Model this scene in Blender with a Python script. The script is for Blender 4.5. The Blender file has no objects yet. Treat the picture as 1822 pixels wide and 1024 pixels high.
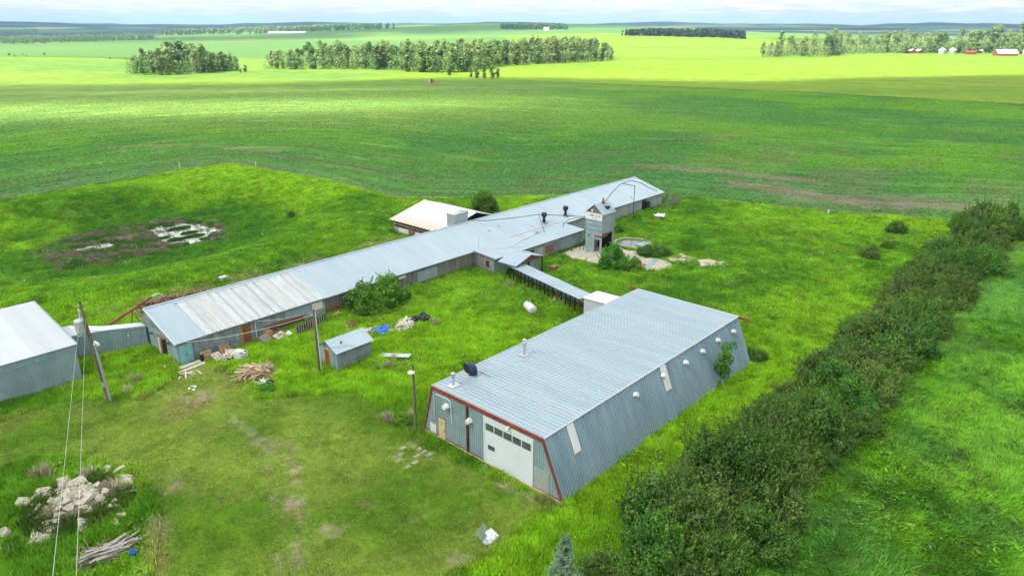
import bpy, math, random
import numpy as np
R = math.radians
random.seed(7); rng = np.random.default_rng(7)
SC = bpy.context.scene
COL = SC.collection

# ------------------------------------------------------------------ camera
# world axes follow the buildings: +X along the long barn, +Y across it
CAM_H, FPX, CXP, CYP = 34.0, 1270.0, 911.0, 512.0
PITCH = math.atan((CYP - 45) / FPX)
HEAD = R(42.2)                       # direction the camera faces, measured from +X
cam = bpy.data.objects.new('camera', bpy.data.cameras.new('camera')); COL.objects.link(cam)
cam.data.sensor_width = 36; cam.data.lens = 36 * FPX / 1822
cam.data.clip_start = 0.5; cam.data.clip_end = 60000
cam.location = (0, 0, CAM_H); cam.rotation_euler = (math.pi / 2 - PITCH, 0, HEAD - math.pi / 2)
SC.camera = cam
SC.view_settings.view_transform = 'Standard'; SC.view_settings.look = 'None'
SC.view_settings.exposure = 1.5; SC.view_settings.gamma = 1; SC.view_settings.use_curve_mapping = False
SC.cycles.max_bounces = 6; SC.cycles.diffuse_bounces = 2; SC.cycles.glossy_bounces = 2
SC.cycles.transmission_bounces = 3; SC.cycles.transparent_max_bounces = 12; SC.cycles.volume_bounces = 0
SC.cycles.caustics_reflective = False; SC.cycles.caustics_refractive = False
SC.cycles.use_denoising = True
SC.cycles.use_adaptive_sampling = True; SC.cycles.adaptive_threshold = 0.02

# ------------------------------------------------------------------ sun and sky
SUN_EL, SUN_AZ = R(52), R(165)       # azimuth in the XY plane, from +X
sund = np.array([math.cos(SUN_EL) * math.cos(SUN_AZ), math.cos(SUN_EL) * math.sin(SUN_AZ), math.sin(SUN_EL)])
sl = bpy.data.lights.new('sun', 'SUN'); sl.energy = 4.6; sl.angle = R(0.55); sl.color = (1, .95, .86)
so = bpy.data.objects.new('sun', sl); COL.objects.link(so)
so.rotation_euler = (math.pi / 2 - SUN_EL, 0, SUN_AZ + math.pi / 2)
W = bpy.data.worlds.new('World'); SC.world = W; W.use_nodes = True
nt = W.node_tree; nt.nodes.clear()
def nd(tree, t, **k):
    n = tree.nodes.new(t)
    for a, b in k.items():
        if a in n.inputs.keys() if hasattr(n, 'inputs') else False: n.inputs[a].default_value = b
        else: setattr(n, a, b)
    return n
sky = nd(nt, 'ShaderNodeTexSky', sky_type='NISHITA', sun_disc=False)
sky.sun_elevation = SUN_EL; sky.sun_rotation = math.atan2(sund[0], sund[1])
bg1 = nd(nt, 'ShaderNodeBackground'); bg1.inputs['Strength'].default_value = 0.085
nt.links.new(sky.outputs[0], bg1.inputs['Color'])
tc = nd(nt, 'ShaderNodeTexCoord'); sep = nd(nt, 'ShaderNodeSeparateXYZ'); nt.links.new(tc.outputs['Generated'], sep.inputs[0])
az_ = nd(nt, 'ShaderNodeMath', operation='MAXIMUM'); nt.links.new(sep.outputs['Z'], az_.inputs[0]); az_.inputs[1].default_value = 0
ad = nd(nt, 'ShaderNodeMath', operation='ADD'); nt.links.new(az_.outputs[0], ad.inputs[0]); ad.inputs[1].default_value = 0.035
dv = nd(nt, 'ShaderNodeVectorMath', operation='DIVIDE'); nt.links.new(tc.outputs['Generated'], dv.inputs[0])
cmb = nd(nt, 'ShaderNodeCombineXYZ'); cmb.inputs[2].default_value = 1.0
nt.links.new(ad.outputs[0], cmb.inputs[0]); nt.links.new(ad.outputs[0], cmb.inputs[1]); nt.links.new(cmb.outputs[0], dv.inputs[1])
nz = nd(nt, 'ShaderNodeTexNoise'); nz.inputs['Scale'].default_value = 0.9; nz.inputs['Detail'].default_value = 7; nz.inputs['Roughness'].default_value = .6
nt.links.new(dv.outputs[0], nz.inputs['Vector'])
rp = nd(nt, 'ShaderNodeValToRGB'); rp.color_ramp.elements[0].position = .38; rp.color_ramp.elements[1].position = .48
nt.links.new(nz.outputs[0], rp.inputs[0])
nz2 = nd(nt, 'ShaderNodeTexNoise'); nz2.inputs['Scale'].default_value = 1.3; nz2.inputs['Detail'].default_value = 8
nt.links.new(dv.outputs[0], nz2.inputs['Vector'])
rp2 = nd(nt, 'ShaderNodeValToRGB'); e = rp2.color_ramp.elements
e[0].position = .36; e[0].color = (.385, .41, .44, 1); e[1].position = .6; e[1].color = (.47, .47, .47, 1)
nt.links.new(nz2.outputs[0], rp2.inputs[0])
bg2 = nd(nt, 'ShaderNodeBackground'); nt.links.new(rp2.outputs[0], bg2.inputs['Color'])
bgb = nd(nt, 'ShaderNodeBackground'); bgb.inputs['Color'].default_value = (.33, .39, .46, 1); bgb.inputs['Strength'].default_value = .62
addb = nd(nt, 'ShaderNodeAddShader'); nt.links.new(bg1.outputs[0], addb.inputs[0]); nt.links.new(bgb.outputs[0], addb.inputs[1])
mx = nd(nt, 'ShaderNodeMixShader'); nt.links.new(rp.outputs[0], mx.inputs[0]); nt.links.new(addb.outputs[0], mx.inputs[1]); nt.links.new(bg2.outputs[0], mx.inputs[2])
wo = nd(nt, 'ShaderNodeOutputWorld'); nt.links.new(mx.outputs[0], wo.inputs[0])

# ------------------------------------------------------------------ numpy noise
def _h(ix, iy, s):
    h = (ix.astype(np.int64) * 374761393 + iy.astype(np.int64) * 668265263 + s * 1442695041) & 0xffffffff
    h = ((h ^ (h >> 13)) * 1274126177) & 0xffffffff
    return ((h ^ (h >> 16)) & 0xffffff) / float(0xffffff)
def vnoise(x, y, s=0):
    x = np.asarray(x, float); y = np.asarray(y, float)
    ix = np.floor(x); iy = np.floor(y); fx = x - ix; fy = y - iy
    fx = fx * fx * (3 - 2 * fx); fy = fy * fy * (3 - 2 * fy)
    a = _h(ix, iy, s); b = _h(ix + 1, iy, s); c = _h(ix, iy + 1, s); d = _h(ix + 1, iy + 1, s)
    return (a * (1 - fx) + b * fx) * (1 - fy) + (c * (1 - fx) + d * fx) * fy
def fbm(x, y, s=0, o=4):
    t = 0; a = .5
    for i in range(o):
        t = t + a * vnoise(x * 2 ** i + 17.3 * i, y * 2 ** i - 9.1 * i, s + i); a *= .5
    return t / (1 - .5 ** o)
def ss(a, b, x):
    t = np.clip((x - a) / (b - a), 0, 1); return t * t * (3 - 2 * t)
cH, sH = math.cos(HEAD), math.sin(HEAD)
def to_rf(x, y): return x * sH - y * cH, x * cH + y * sH          # right of, in front of the camera
def from_rf(r, f): return r * sH + f * cH, -r * cH + f * sH

# ------------------------------------------------------------------ terrain
def terr(x, y):
    x = np.asarray(x, float); y = np.asarray(y, float)
    r, f = to_rf(x, y); D = np.hypot(r, f)
    def boxm(x0, x1, y0, y1, w): return ss(x0 - w, x0, x) * ss(x1 + w, x1, x) * ss(y0 - w, y0, y) * ss(y1 + w, y1, y)
    z = -0.45 * boxm(28, 72, 24, 46, 5) - 0.35 * boxm(74, 100, 50, 70, 5)
    z = z + .22 * (fbm(x / 14, y / 14, 3) - .5) * ss(260, 120, D)
    # lagoon
    q = np.hypot((x - 47) / 37, (y - 134) / 31) + .12 * (fbm(x / 16, y / 16, 5) - .5)
    z = z - 2.65 * ss(1.0, .55, q) + .75 * np.exp(-((q - 1.13) / .17) ** 2)
    # rolling country
    az = np.arctan2(r, f)
    z = z + (fbm(x / 330, y / 330, 11) - .5) * 13 * ss(300, 1100, D)
    z = z + (fbm(x / 1300, y / 1300, 12) - .5) * 26 * ss(900, 3500, D)
    def gh(azd, DD, h, wr, wf):
        a = R(azd); cr, cf = DD * math.sin(a), DD * math.cos(a)
        return h * np.exp(-((r - cr) / wr) ** 2 - ((f - cf) / wf) ** 2)
    z = z + gh(-3.0, 2700, 40, 900, 800) + gh(11.5, 1450, 20, 380, 300) + gh(-36, 800, 9, 170, 110) - gh(-28, 2600, 14, 900, 1200)
    z = z + ss(4200, 6500, D) * (26 + 34 * (fbm(az * 9, D / 2600, 21) - .45)) * ss(14500, 9500, D)
    z = z + ss(7600, 9800, D) * (30 + 70 * (fbm(az * 10 + 5, D / 6000, 23, 3) - .5)) * ss(15500, 11500, D)
    return z
def gz(x, y): return float(terr(x, y))
def ray(px, py):
    a = (px - CXP) / FPX; b = -(py - CYP) / FPX
    cp, sp = math.cos(PITCH), math.sin(PITCH)
    r, f, z = a, cp + b * sp, -sp + b * cp
    x, y = from_rf(r, f); return np.array([x, y, z])
_T = np.geomspace(24, 15000, 1500)
def at(px, py, dz=0.0):
    """point of the terrain (lifted by dz) seen at a photograph position"""
    d = ray(px, py); d = d / np.hypot(d[0], d[1])
    g = CAM_H + d[2] * _T - terr(d[0] * _T, d[1] * _T) - dz
    k = np.argmax(g <= 0) if (g <= 0).any() else len(_T) - 1
    t = _T[k - 1] + (_T[k] - _T[k - 1]) * g[k - 1] / (g[k - 1] - g[k] + 1e-9)
    return np.array([d[0] * t, d[1] * t, gz(d[0] * t, d[1] * t)])
def flat(px, py, z=0.0):
    d = ray(px, py); t = (z - CAM_H) / d[2]; return np.array([d[0] * t, d[1] * t])
def poly_sd(P, x, y):
    """signed distance, positive inside"""
    x = np.asarray(x, float); y = np.asarray(y, float); n = len(P)
    d = np.full(x.shape, 1e12); ins = np.zeros(x.shape, bool)
    for i in range(n):
        ax, ay = P[i]; bx, by = P[(i + 1) % n]; ex, ey = bx - ax, by - ay
        t = np.clip(((x - ax) * ex + (y - ay) * ey) / (ex * ex + ey * ey), 0, 1)
        d = np.minimum(d, (x - ax - t * ex) ** 2 + (y - ay - t * ey) ** 2)
        c = ((ay > y) != (by > y)) & (x < (bx - ax) * (y - ay) / (by - ay + 1e-12) + ax)
        ins ^= c
    return np.where(ins, 1, -1) * np.sqrt(d)
pp = lambda L: [tuple(flat(a, b)) for a, b in L]
YARD = pp([(-600, 470), (0, 358), (200, 322), (410, 290), (550, 315), (700, 352), (860, 352), (1180, 345), (1480, 378), (1700, 392), (1822, 394), (2500, 440)])
YARD = YARD + [tuple(from_rf(400, -60)), tuple(from_rf(-400, -60))]
MOWN = pp([(255, 705), (318, 662), (372, 652), (430, 668), (455, 705), (520, 700), (640, 692), (700, 735), (745, 775), (990, 888), (800, 1024), (760, 1120), (200, 1120), (262, 1000), (276, 880), (240, 832), (60, 812), (-200, 900), (-200, 830), (0, 745), (110, 708)])
RIGHTF = pp([(1790, 405), (1700, 500), (1640, 560), (1580, 640), (1500, 730), (1420, 830), (1345, 960), (1290, 1140), (2600, 1140), (2600, 440)])
FB = pp([(560, 150), (700, 141), (890, 142), (1130, 152), (1450, 165), (1822, 187), (2600, 240)])
FB = FB + [tuple(from_rf(2600, 500)), tuple(from_rf(1500, 1900)), tuple(from_rf(-60, 1750)), tuple(from_rf(40, 900)), tuple(from_rf(-60, 610))]
DIRT = [[(415, 745), (520, 825), (535, 900), (520, 1030)], [(470, 800), (500, 960), (490, 1040)]]
MUD = [tuple(flat(a, b, -2.6)) for a, b in [(60, 447), (100, 425), (160, 414), (250, 398), (330, 387), (405, 399), (398, 428), (300, 446), (200, 470), (100, 482)]]
WATER = [[tuple(flat(a, b, -2.6)) for a, b in L] for L in ([(258, 412), (268, 402), (300, 395), (335, 393), (368, 400), (396, 409), (380, 423), (345, 433), (300, 439), (276, 431)], [(103, 448), (150, 436), (205, 427), (214, 433), (180, 443), (140, 451)])]
LIME = tuple(flat(230, 411, -2.6))
def seg_d(pts, x, y):
    d = np.full(np.shape(x), 1e9)
    for (ax, ay), (bx, by) in zip(pts[:-1], pts[1:]):
        ex, ey = bx - ax, by - ay
        t = np.clip(((x - ax) * ex + (y - ay) * ey) / (ex * ex + ey * ey), 0, 1)
        d = np.minimum(d, np.hypot(x - ax - t * ex, y - ay - t * ey))
    return d
DIRT = [pp(L) for L in DIRT]
BARE = [(flat(505, 797), 1.3), (flat(350, 705), 2.6), (flat(900, 850), 1.2), (flat(935, 872), 1.3), (flat(860, 825), 1.0), (flat(300, 860), 1.8), (flat(275, 940), 1.6),
        (flat(735, 795), 2.0), (flat(150, 772), 1.2), (flat(330, 665), 1.4), (flat(820, 990), 1.4), (flat(520, 895), 1.3), (flat(590, 940), 1.2), (flat(1020, 455), 0.1)]
STRIP = [pp([(1140, 294), (1290, 305), (1450, 323)]), pp([(1330, 330), (1500, 352), (1700, 366)]), pp([(180, 262), (350, 256), (480, 268)])]
def mixc(a, b, t): t = np.asarray(t)[..., None]; return a * (1 - t) + b * t
def landcol(x, y):
    """albedo of the ground cover, plus masks"""
    x = np.asarray(x, float); y = np.asarray(y, float)
    r, f = to_rf(x, y); D = np.hypot(r, f)
    C = lambda *c: np.array(c, float) * np.ones(x.shape + (3,))
    yd = poly_sd(YARD, x, y); mo = poly_sd(MOWN, x, y); rf_ = poly_sd(RIGHTF, x, y); fb = poly_sd(FB, x, y)
    n1 = fbm(x / 9, y / 9, 31); n2 = fbm(x / 2.6, y / 2.6, 33); n3 = fbm(x / 28, y / 28, 35)
    # tall yard grass
    tall = mixc(C(.046, .130, .006), C(.100, .205, .007), ss(.3, .7, n1 * .5 + n2 * .5))
    tall = mixc(tall, C(.15, .27, .008), ss(.46, .68, n3) * .75)
    q = np.hypot((x - 47) / 37, (y - 134) / 31)
    lag = ss(.85, .6, q) ; tall = mixc(tall, C(.024, .10, .008) , lag * .7 * ss(.35, .55, n1 + .12))
    pond = poly_sd(MUD, x, y) + 3.2 * (n1 - .5)
    tall = mixc(tall, mixc(C(.135, .115, .085), C(.05, .11, .018), ss(.34, .50, n2)), ss(-1.5, 2.6, pond))
    # weedy dry strip behind the barn
    dry = ss(6, 2, np.abs(y - 90)) * ss(24, 32, x) * ss(78, 66, x)
    tall = mixc(tall, C(.16, .17, .06), dry * ss(.42, .6, n2) * .8)
    # mown lawn
    m = mixc(C(.080, .165, .011), C(.150, .215, .030), ss(.3, .65, n1))
    m = mixc(m, C(.17, .17, .055), ss(.5, .75, n2) * ss(.4, .7, fbm(x / 6, y / 6, 37)) * .8)
    dd = np.minimum(seg_d(DIRT[0], x, y), seg_d(DIRT[1], x, y) + .3)
    nf = fbm(x / .8, y / .8, 39, 3)
    dirt = ss(1.15, .05, dd + 2.4 * (n2 - .42))
    for (bx, by), br in BARE: dirt = np.maximum(dirt, ss(1.25, .5, np.hypot(x - bx, y - by) / (br * .8) + 1.3 * (n2 - .5)))
    dirt = dirt * ss(.36, .60, nf * .6 + n2 * .4)
    m = mixc(m, C(.24, .205, .14), dirt * .9)
    edge = ss(-.5, .5, mo + 1.6 * (n2 - .5))
    col = mixc(tall, m, edge)
    # field beyond the hedge
    rr = mixc(C(.050, .135, .010), C(.095, .215, .010), ss(.35, .65, fbm(x / 4.5, y / 4.5, 41)))
    rr = mixc(rr, C(.07, .175, .04), ss(.5, .7, fbm(x / 11, y / 11, 43)) * .55)
    rr = mixc(rr, C(.10, .27, .010), ss(.5, .7, n3 * .6 + fbm(x / 20 + 9, y / 20, 45) * .4) * .6)
    col = mixc(col, rr, ss(-1, 1, rf_ + 2 * (n1 - .5)))
    # crop
    c = mixc(C(.050, .150, .026), C(.088, .205, .016), ss(.35, .65, fbm(x / 40, y / 40, 51) + .1 * (n1 - .5)))
    c = mixc(c, C(.055, .150, .045), ss(70, 10, -yd) * .6)
    c = mixc(c, C(.14, .225, .05), ss(215, 300, f) * ss(140, -60, r) * .85)  # far left crop painted paler, sunlight of the bright strip put into its colour
    c = mixc(c, C(.11, .11, .06), ss(48, 5, -yd) * ss(.52, .72, fbm(x / 13, (-yd) / 3.0, 55)) * .55)
    bb = ss(150, 0, np.hypot(x - 190, y - 60)); c = mixc(c, C(.12, .105, .07), bb * ss(.52, .7, fbm(x / 30, y / 12, 57)) * .35)
    sd_ = np.minimum.reduce([seg_d(q_, x, y) * w_ for q_, w_ in zip(STRIP, (1, .6, 1.6))]); bare = ss(5.5, .5, sd_ + 7 * (fbm(x / 5, y / 5, 58) - .45)); c = mixc(c, C(.17, .145, .10), bare * .75)
    # light fields
    light = mixc(C(.105, .205, .035), C(.145, .235, .030), ss(.35, .65, fbm(r / 160, f / 60, 61)))
    band = ss(.48, .52, fbm(r / 2600, f / 260, 63, 2)); light = mixc(light, C(.085, .18, .04), band * ss(820, 900, f))
    far = mixc(mixc(C(.012, .040, .028), C(.05, .10, .035), ss(.45, .5, fbm(r / 1100, f / 700, 65, 2))), C(.006, .018, .016), ss(.43, .47, fbm(r / 900, f / 420, 67, 3)))
    far = mixc(far, C(.20, .22, .10), ss(.66, .68, fbm(r / 1400, f / 500, 69, 2)))
    light = mixc(light, far, ss(2700, 3100, D))
    br = mixc(C(.132, .222, .016), C(.160, .25, .022), fbm(r / 120, f / 40, 71))
    br = mixc(br, C(.085, .19, .018), ss(.56, .66, fbm(r / 240, f / 60, 73)) * .5)
    out = mixc(c, light, ss(432, 446, f + 12 * (fbm(x / 60, y / 60, 75) - .5)) * (r < 30))
    out = mixc(out, br, ss(-2, 2, fb))
    out = mixc(out, light, ss(1500, 1600, f))
    out = mixc(out, C(.035, .08, .015), ss(3.2, 1.2, np.abs(fb)) * ss(-30, 10, r) * ss(700, 600, D) * .8)
    yk = ss(-.8, .8, yd + 1.8 * (n2 - .5))
    col = mixc(out, col, yk)
    col = mixc(col, C(.16, .19, .075), ss(1.4, .2, np.abs(yd + .6)) * .55 * (D < 400))
    return col, yd, mo, rf_, fb, dirt * edge, pond, D

# ------------------------------------------------------------------ materials
def lk(t, a, b): t.links.new(a, b)
def base_mat(name):
    m = bpy.data.materials.new(name); m.use_nodes = True; t = m.node_tree
    return m, t, t.nodes['Principled BSDF']
def mat(name, c1, c2=None, scale=3.0, rough=.7, metal=0.0, stain=None, stain_amt=.5, stain_scale=.6, stretch=(1, 1, 1), bump=0.0, bscale=30, thr=(.5, .7), spec=.4, ov=(.9, 1.08)):
    m, t, p = base_mat(name); c2 = c2 or tuple(v * .75 for v in c1)
    tcn = nd(t, 'ShaderNodeTexCoord'); mp = nd(t, 'ShaderNodeMapping'); mp.inputs['Scale'].default_value = stretch
    gi = nd(t, 'ShaderNodeNewGeometry')
    lk(t, gi.outputs['Position'], mp.inputs[0])
    n = nd(t, 'ShaderNodeTexNoise'); n.inputs['Scale'].default_value = scale; n.inputs['Detail'].default_value = 5; n.inputs['Roughness'].default_value = .65
    lk(t, mp.outputs[0], n.inputs['Vector'])
    r = nd(t, 'ShaderNodeValToRGB'); r.color_ramp.elements[0].position = .35; r.color_ramp.elements[1].position = .65
    r.color_ramp.elements[0].color = (*c2, 1); r.color_ramp.elements[1].color = (*c1, 1); lk(t, n.outputs[0], r.inputs[0])
    out = r.outputs[0]
    oi = nd(t, 'ShaderNodeObjectInfo'); hs = nd(t, 'ShaderNodeHueSaturation')
    mr = nd(t, 'ShaderNodeMapRange'); mr.inputs['To Min'].default_value = ov[0]; mr.inputs['To Max'].default_value = ov[1]
    lk(t, oi.outputs['Random'], mr.inputs['Value']); lk(t, mr.outputs[0], hs.inputs['Value']); lk(t, out, hs.inputs['Color']); out = hs.outputs[0]
    if stain:
        n2 = nd(t, 'ShaderNodeTexNoise'); n2.inputs['Scale'].default_value = stain_scale; n2.inputs['Detail'].default_value = 8; n2.inputs['Roughness'].default_value = .7
        lk(t, mp.outputs[0], n2.inputs['Vector'])
        r2 = nd(t, 'ShaderNodeMapRange'); r2.inputs['From Min'].default_value = thr[0]; r2.inputs['From Max'].default_value = thr[1]; r2.inputs['To Max'].default_value = stain_amt
        lk(t, n2.outputs[0], r2.inputs['Value'])
        mm = nd(t, 'ShaderNodeMix', data_type='RGBA'); lk(t, r2.outputs[0], mm.inputs[0]); lk(t, out, mm.inputs[6]); mm.inputs[7].default_value = (*stain, 1); out = mm.outputs[2]
    lk(t, out, p.inputs['Base Color']); p.inputs['Roughness'].default_value = rough; p.inputs['Metallic'].default_value = metal
    p.inputs['Specular IOR Level'].default_value = spec
    if bump:
        n3 = nd(t, 'ShaderNodeTexNoise'); n3.inputs['Scale'].default_value = bscale; n3.inputs['Detail'].default_value = 4; lk(t, mp.outputs[0], n3.inputs['Vector'])
        b = nd(t, 'ShaderNodeBump'); b.inputs['Strength'].default_value = bump; b.inputs['Distance'].default_value = .05; lk(t, n3.outputs[0], b.inputs['Height']); lk(t, b.outputs[0], p.inputs['Normal'])
    return m
M = {}
M['galv_roof'] = mat('galvanised_roof', (.32, .405, .47), (.29, .365, .43), .8, .48, .25, stretch=(1, .12, 1), stain=(.42, .46, .48), stain_amt=.4, stain_scale=.25, ov=(.975, 1.02))
M['shed_roof'] = mat('shed_roof_metal', (.34, .43, .495), (.29, .37, .435), .9, .42, .3, stretch=(1, .10, 1), stain=(.45, .47, .47), stain_amt=.45, stain_scale=.5, ov=(.98, 1.02))
M['white_sheet'] = mat('bare_white_sheet', (.49, .51, .53), (.40, .425, .45), 1.6, .45, .1, stretch=(1, .08, 1), stain=(.50, .46, .40), stain_amt=.5, stain_scale=.5, ov=(.93, 1.05))
M['white_roof'] = mat('white_roof_paint', (.43, .46, .50), (.40, .43, .47), .3, .5, .05)
M['wall_metal'] = mat('blue_grey_wall_metal', (.29, .385, .415), (.22, .305, .34), .7, .45, .2, stain=(.30, .38, .40), stain_amt=.5, stain_scale=.5, ov=(.95, 1.04))
M['side_metal'] = mat('blue_side_wall_metal', (.27, .375, .44), (.20, .29, .355), 1.0, .42, .25, stretch=(1, .3, .15), stain=(.27, .35, .40), stain_amt=.6, stain_scale=.3, ov=(.95, 1.04))
M['old_metal'] = mat('old_dull_metal', (.32, .37, .385), (.22, .255, .27), 1.4, .6, .1, stain=(.16, .13, .10), stain_amt=.55, stain_scale=.7)
M['old_wood'] = mat('weathered_grey_wood', (.20, .20, .18), (.10, .10, .09), 2.2, .85, 0, stretch=(1, 1, .25), stain=(.22, .18, .13), stain_amt=.6)
M['grey_board'] = mat('painted_grey_blue_board', (.23, .27, .28), (.13, .16, .17), 1.3, .8, 0, stretch=(1, 1, .5), stain=(.10, .15, .20), stain_amt=.7, stain_scale=.9)
M['conc'] = mat('concrete', (.36, .34, .30), (.26, .25, .22), 1.2, .9, 0, stain=(.20, .18, .14), stain_amt=.6, stain_scale=.8, bump=.3)
M['conc_w'] = mat('pale_broken_concrete', (.40, .37, .30), (.30, .275, .225), 1.7, .9, 0, stain=(.28, .25, .20), stain_amt=.7, stain_scale=1.3, bump=.5, bscale=12)
M['red'] = mat('red_oxide_paint', (.23, .045, .03), (.12, .025, .02), 1.5, .6, 0, stain=(.30, .12, .07), stain_amt=.5, stain_scale=1.2)
M['rust'] = mat('rust', (.26, .11, .055), (.14, .06, .035), 3, .85, 0, stain=(.30, .18, .11), stain_amt=.5)
M['darkred'] = mat('dark_red_post', (.06, .015, .014), (.035, .01, .01), 2, .6)
M['white'] = mat('white_paint', (.60, .61, .60), (.54, .55, .55), .8, .5, 0, stain=(.55, .55, .52), stain_amt=.3)
M['door_white'] = mat('white_garage_door', (.54, .58, .62), (.50, .54, .58), .5, .45)
M['beige'] = mat('beige_door', (.52, .41, .24), (.46, .36, .21), 2, .6)
M['sill'] = mat('beige_sill', (.50, .40, .27), (.38, .30, .2), 3, .8)
M['blue_door'] = mat('pale_blue_door', (.20, .42, .47), (.17, .37, .42), 1.5, .6, 0, stain=(.13, .28, .33), stain_amt=.4)
M['rust_door'] = mat('brown_door', (.24, .085, .02), (.16, .05, .015), 2.5, .7)
M['glass'] = mat('grey_window_glass', (.08, .10, .09), (.06, .08, .07), 1, .12, 0, spec=.5)
M['black'] = mat('black_metal', (.025, .03, .038), (.015, .018, .022), 3, .5, .2)
M['navy'] = mat('dark_blue_metal', (.03, .06, .11), (.02, .035, .06), 2, .4, .4)
M['galv'] = mat('plain_zinc', (.50, .53, .55), (.38, .41, .43), 4, .4, .5)
M['pole'] = mat('weathered_pole_wood', (.17, .13, .09), (.09, .07, .05), 3, .9, 0, stretch=(1, 1, .1))
M['dark'] = mat('dark_inside', (.02, .017, .015), (.012, .011, .01), 2, .9)
M['lumber'] = mat('bleached_lumber', (.50, .38, .25), (.34, .25, .16), 2, .85)
M['grey_lumber'] = mat('grey_old_lumber', (.30, .28, .26), (.18, .165, .15), 3, .9)
M['white_lumber'] = mat('white_old_lumber', (.62, .57, .52), (.42, .38, .34), 3, .85)
M['pallet'] = mat('pallet_wood', (.42, .27, .14), (.28, .18, .10), 3, .85)
M['firewood'] = mat('reddish_firewood', (.24, .13, .085), (.12, .06, .045), 4, .9)
M['plastic_w'] = mat('white_tote_plastic', (.62, .64, .64), (.48, .51, .52), 1.3, .5)
M['blue_tarp'] = mat('blue_tarp', (.03, .14, .55), (.02, .09, .4), 1.3, .5, bump=.6, bscale=3)
M['black_tarp'] = mat('black_plastic', (.02, .022, .03), (.012, .013, .02), 1.5, .35, bump=.6, bscale=3)
M['wire'] = mat('pale_wire', (.55, .57, .55), (.5, .52, .5), 1, .6)
M['fence_wire'] = mat('fence_wire', (.30, .31, .30), (.2, .2, .2), 1, .6)
M['bark'] = mat('grey_bark', (.22, .19, .15), (.12, .10, .08), 6, .9)
M['pale_bark'] = mat('pale_aspen_bark', (.42, .40, .33), (.27, .25, .20), 3, .9)
M['twig'] = mat('dead_grey_twig', (.34, .30, .26), (.22, .19, .17), 4, .9)
M['brown_paint'] = mat('brown_paint', (.14, .06, .035), (.09, .04, .025), 2, .8)
M['quonset'] = mat('rust_streaked_white_roof', (.62, .58, .56), (.55, .52, .50), 1.2, .6, 0)
M['far_red'] = mat('faded_red_boards', (.25, .06, .04), (.18, .045, .03), .6, .8)
M['far_roof'] = mat('bright_metal_roof', (.66, .67, .66), (.58, .60, .60), .4, .5)
# rust along the ribs and lower edge of the open shed's roof
def quon():
    m, t, p = base_mat('rusty_rib_roof'); g = nd(t, 'ShaderNodeTexCoord'); s = nd(t, 'ShaderNodeSeparateXYZ'); lk(t, g.outputs['Object'], s.inputs[0])
    w = nd(t, 'ShaderNodeTexWave', bands_direction='Y'); w.inputs['Scale'].default_value = .33; w.inputs['Distortion'].default_value = .8; w.inputs['Detail'].default_value = 2; lk(t, g.outputs['Object'], w.inputs['Vector'])
    mr = nd(t, 'ShaderNodeMapRange'); mr.inputs['From Min'].default_value = 5.0; mr.inputs['From Max'].default_value = -.5; lk(t, s.outputs['X'], mr.inputs['Value'])
    n = nd(t, 'ShaderNodeTexNoise'); n.inputs['Scale'].default_value = .9; n.inputs['Detail'].default_value = 6; lk(t, g.outputs['Object'], n.inputs['Vector'])
    a = nd(t, 'ShaderNodeMath', operation='MULTIPLY'); lk(t, w.outputs['Fac'], a.inputs[0]); lk(t, mr.outputs[0], a.inputs[1])
    b = nd(t, 'ShaderNodeMath', operation='MULTIPLY'); lk(t, a.outputs[0], b.inputs[0]); lk(t, n.outputs[0], b.inputs[1])
    c = nd(t, 'ShaderNodeMapRange'); c.inputs['From Min'].default_value = .05; c.inputs['From Max'].default_value = .42; lk(t, b.outputs[0], c.inputs['Value'])
    mm = nd(t, 'ShaderNodeMix', data_type='RGBA'); lk(t, c.outputs[0], mm.inputs[0]); mm.inputs[6].default_value = (.60, .57, .55, 1); mm.inputs[7].default_value = (.42, .22, .11, 1)
    lk(t, mm.outputs[2], p.inputs['Base Color']); p.inputs['Roughness'].default_value = .6
    return m
M['quonset'] = quon()

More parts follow.
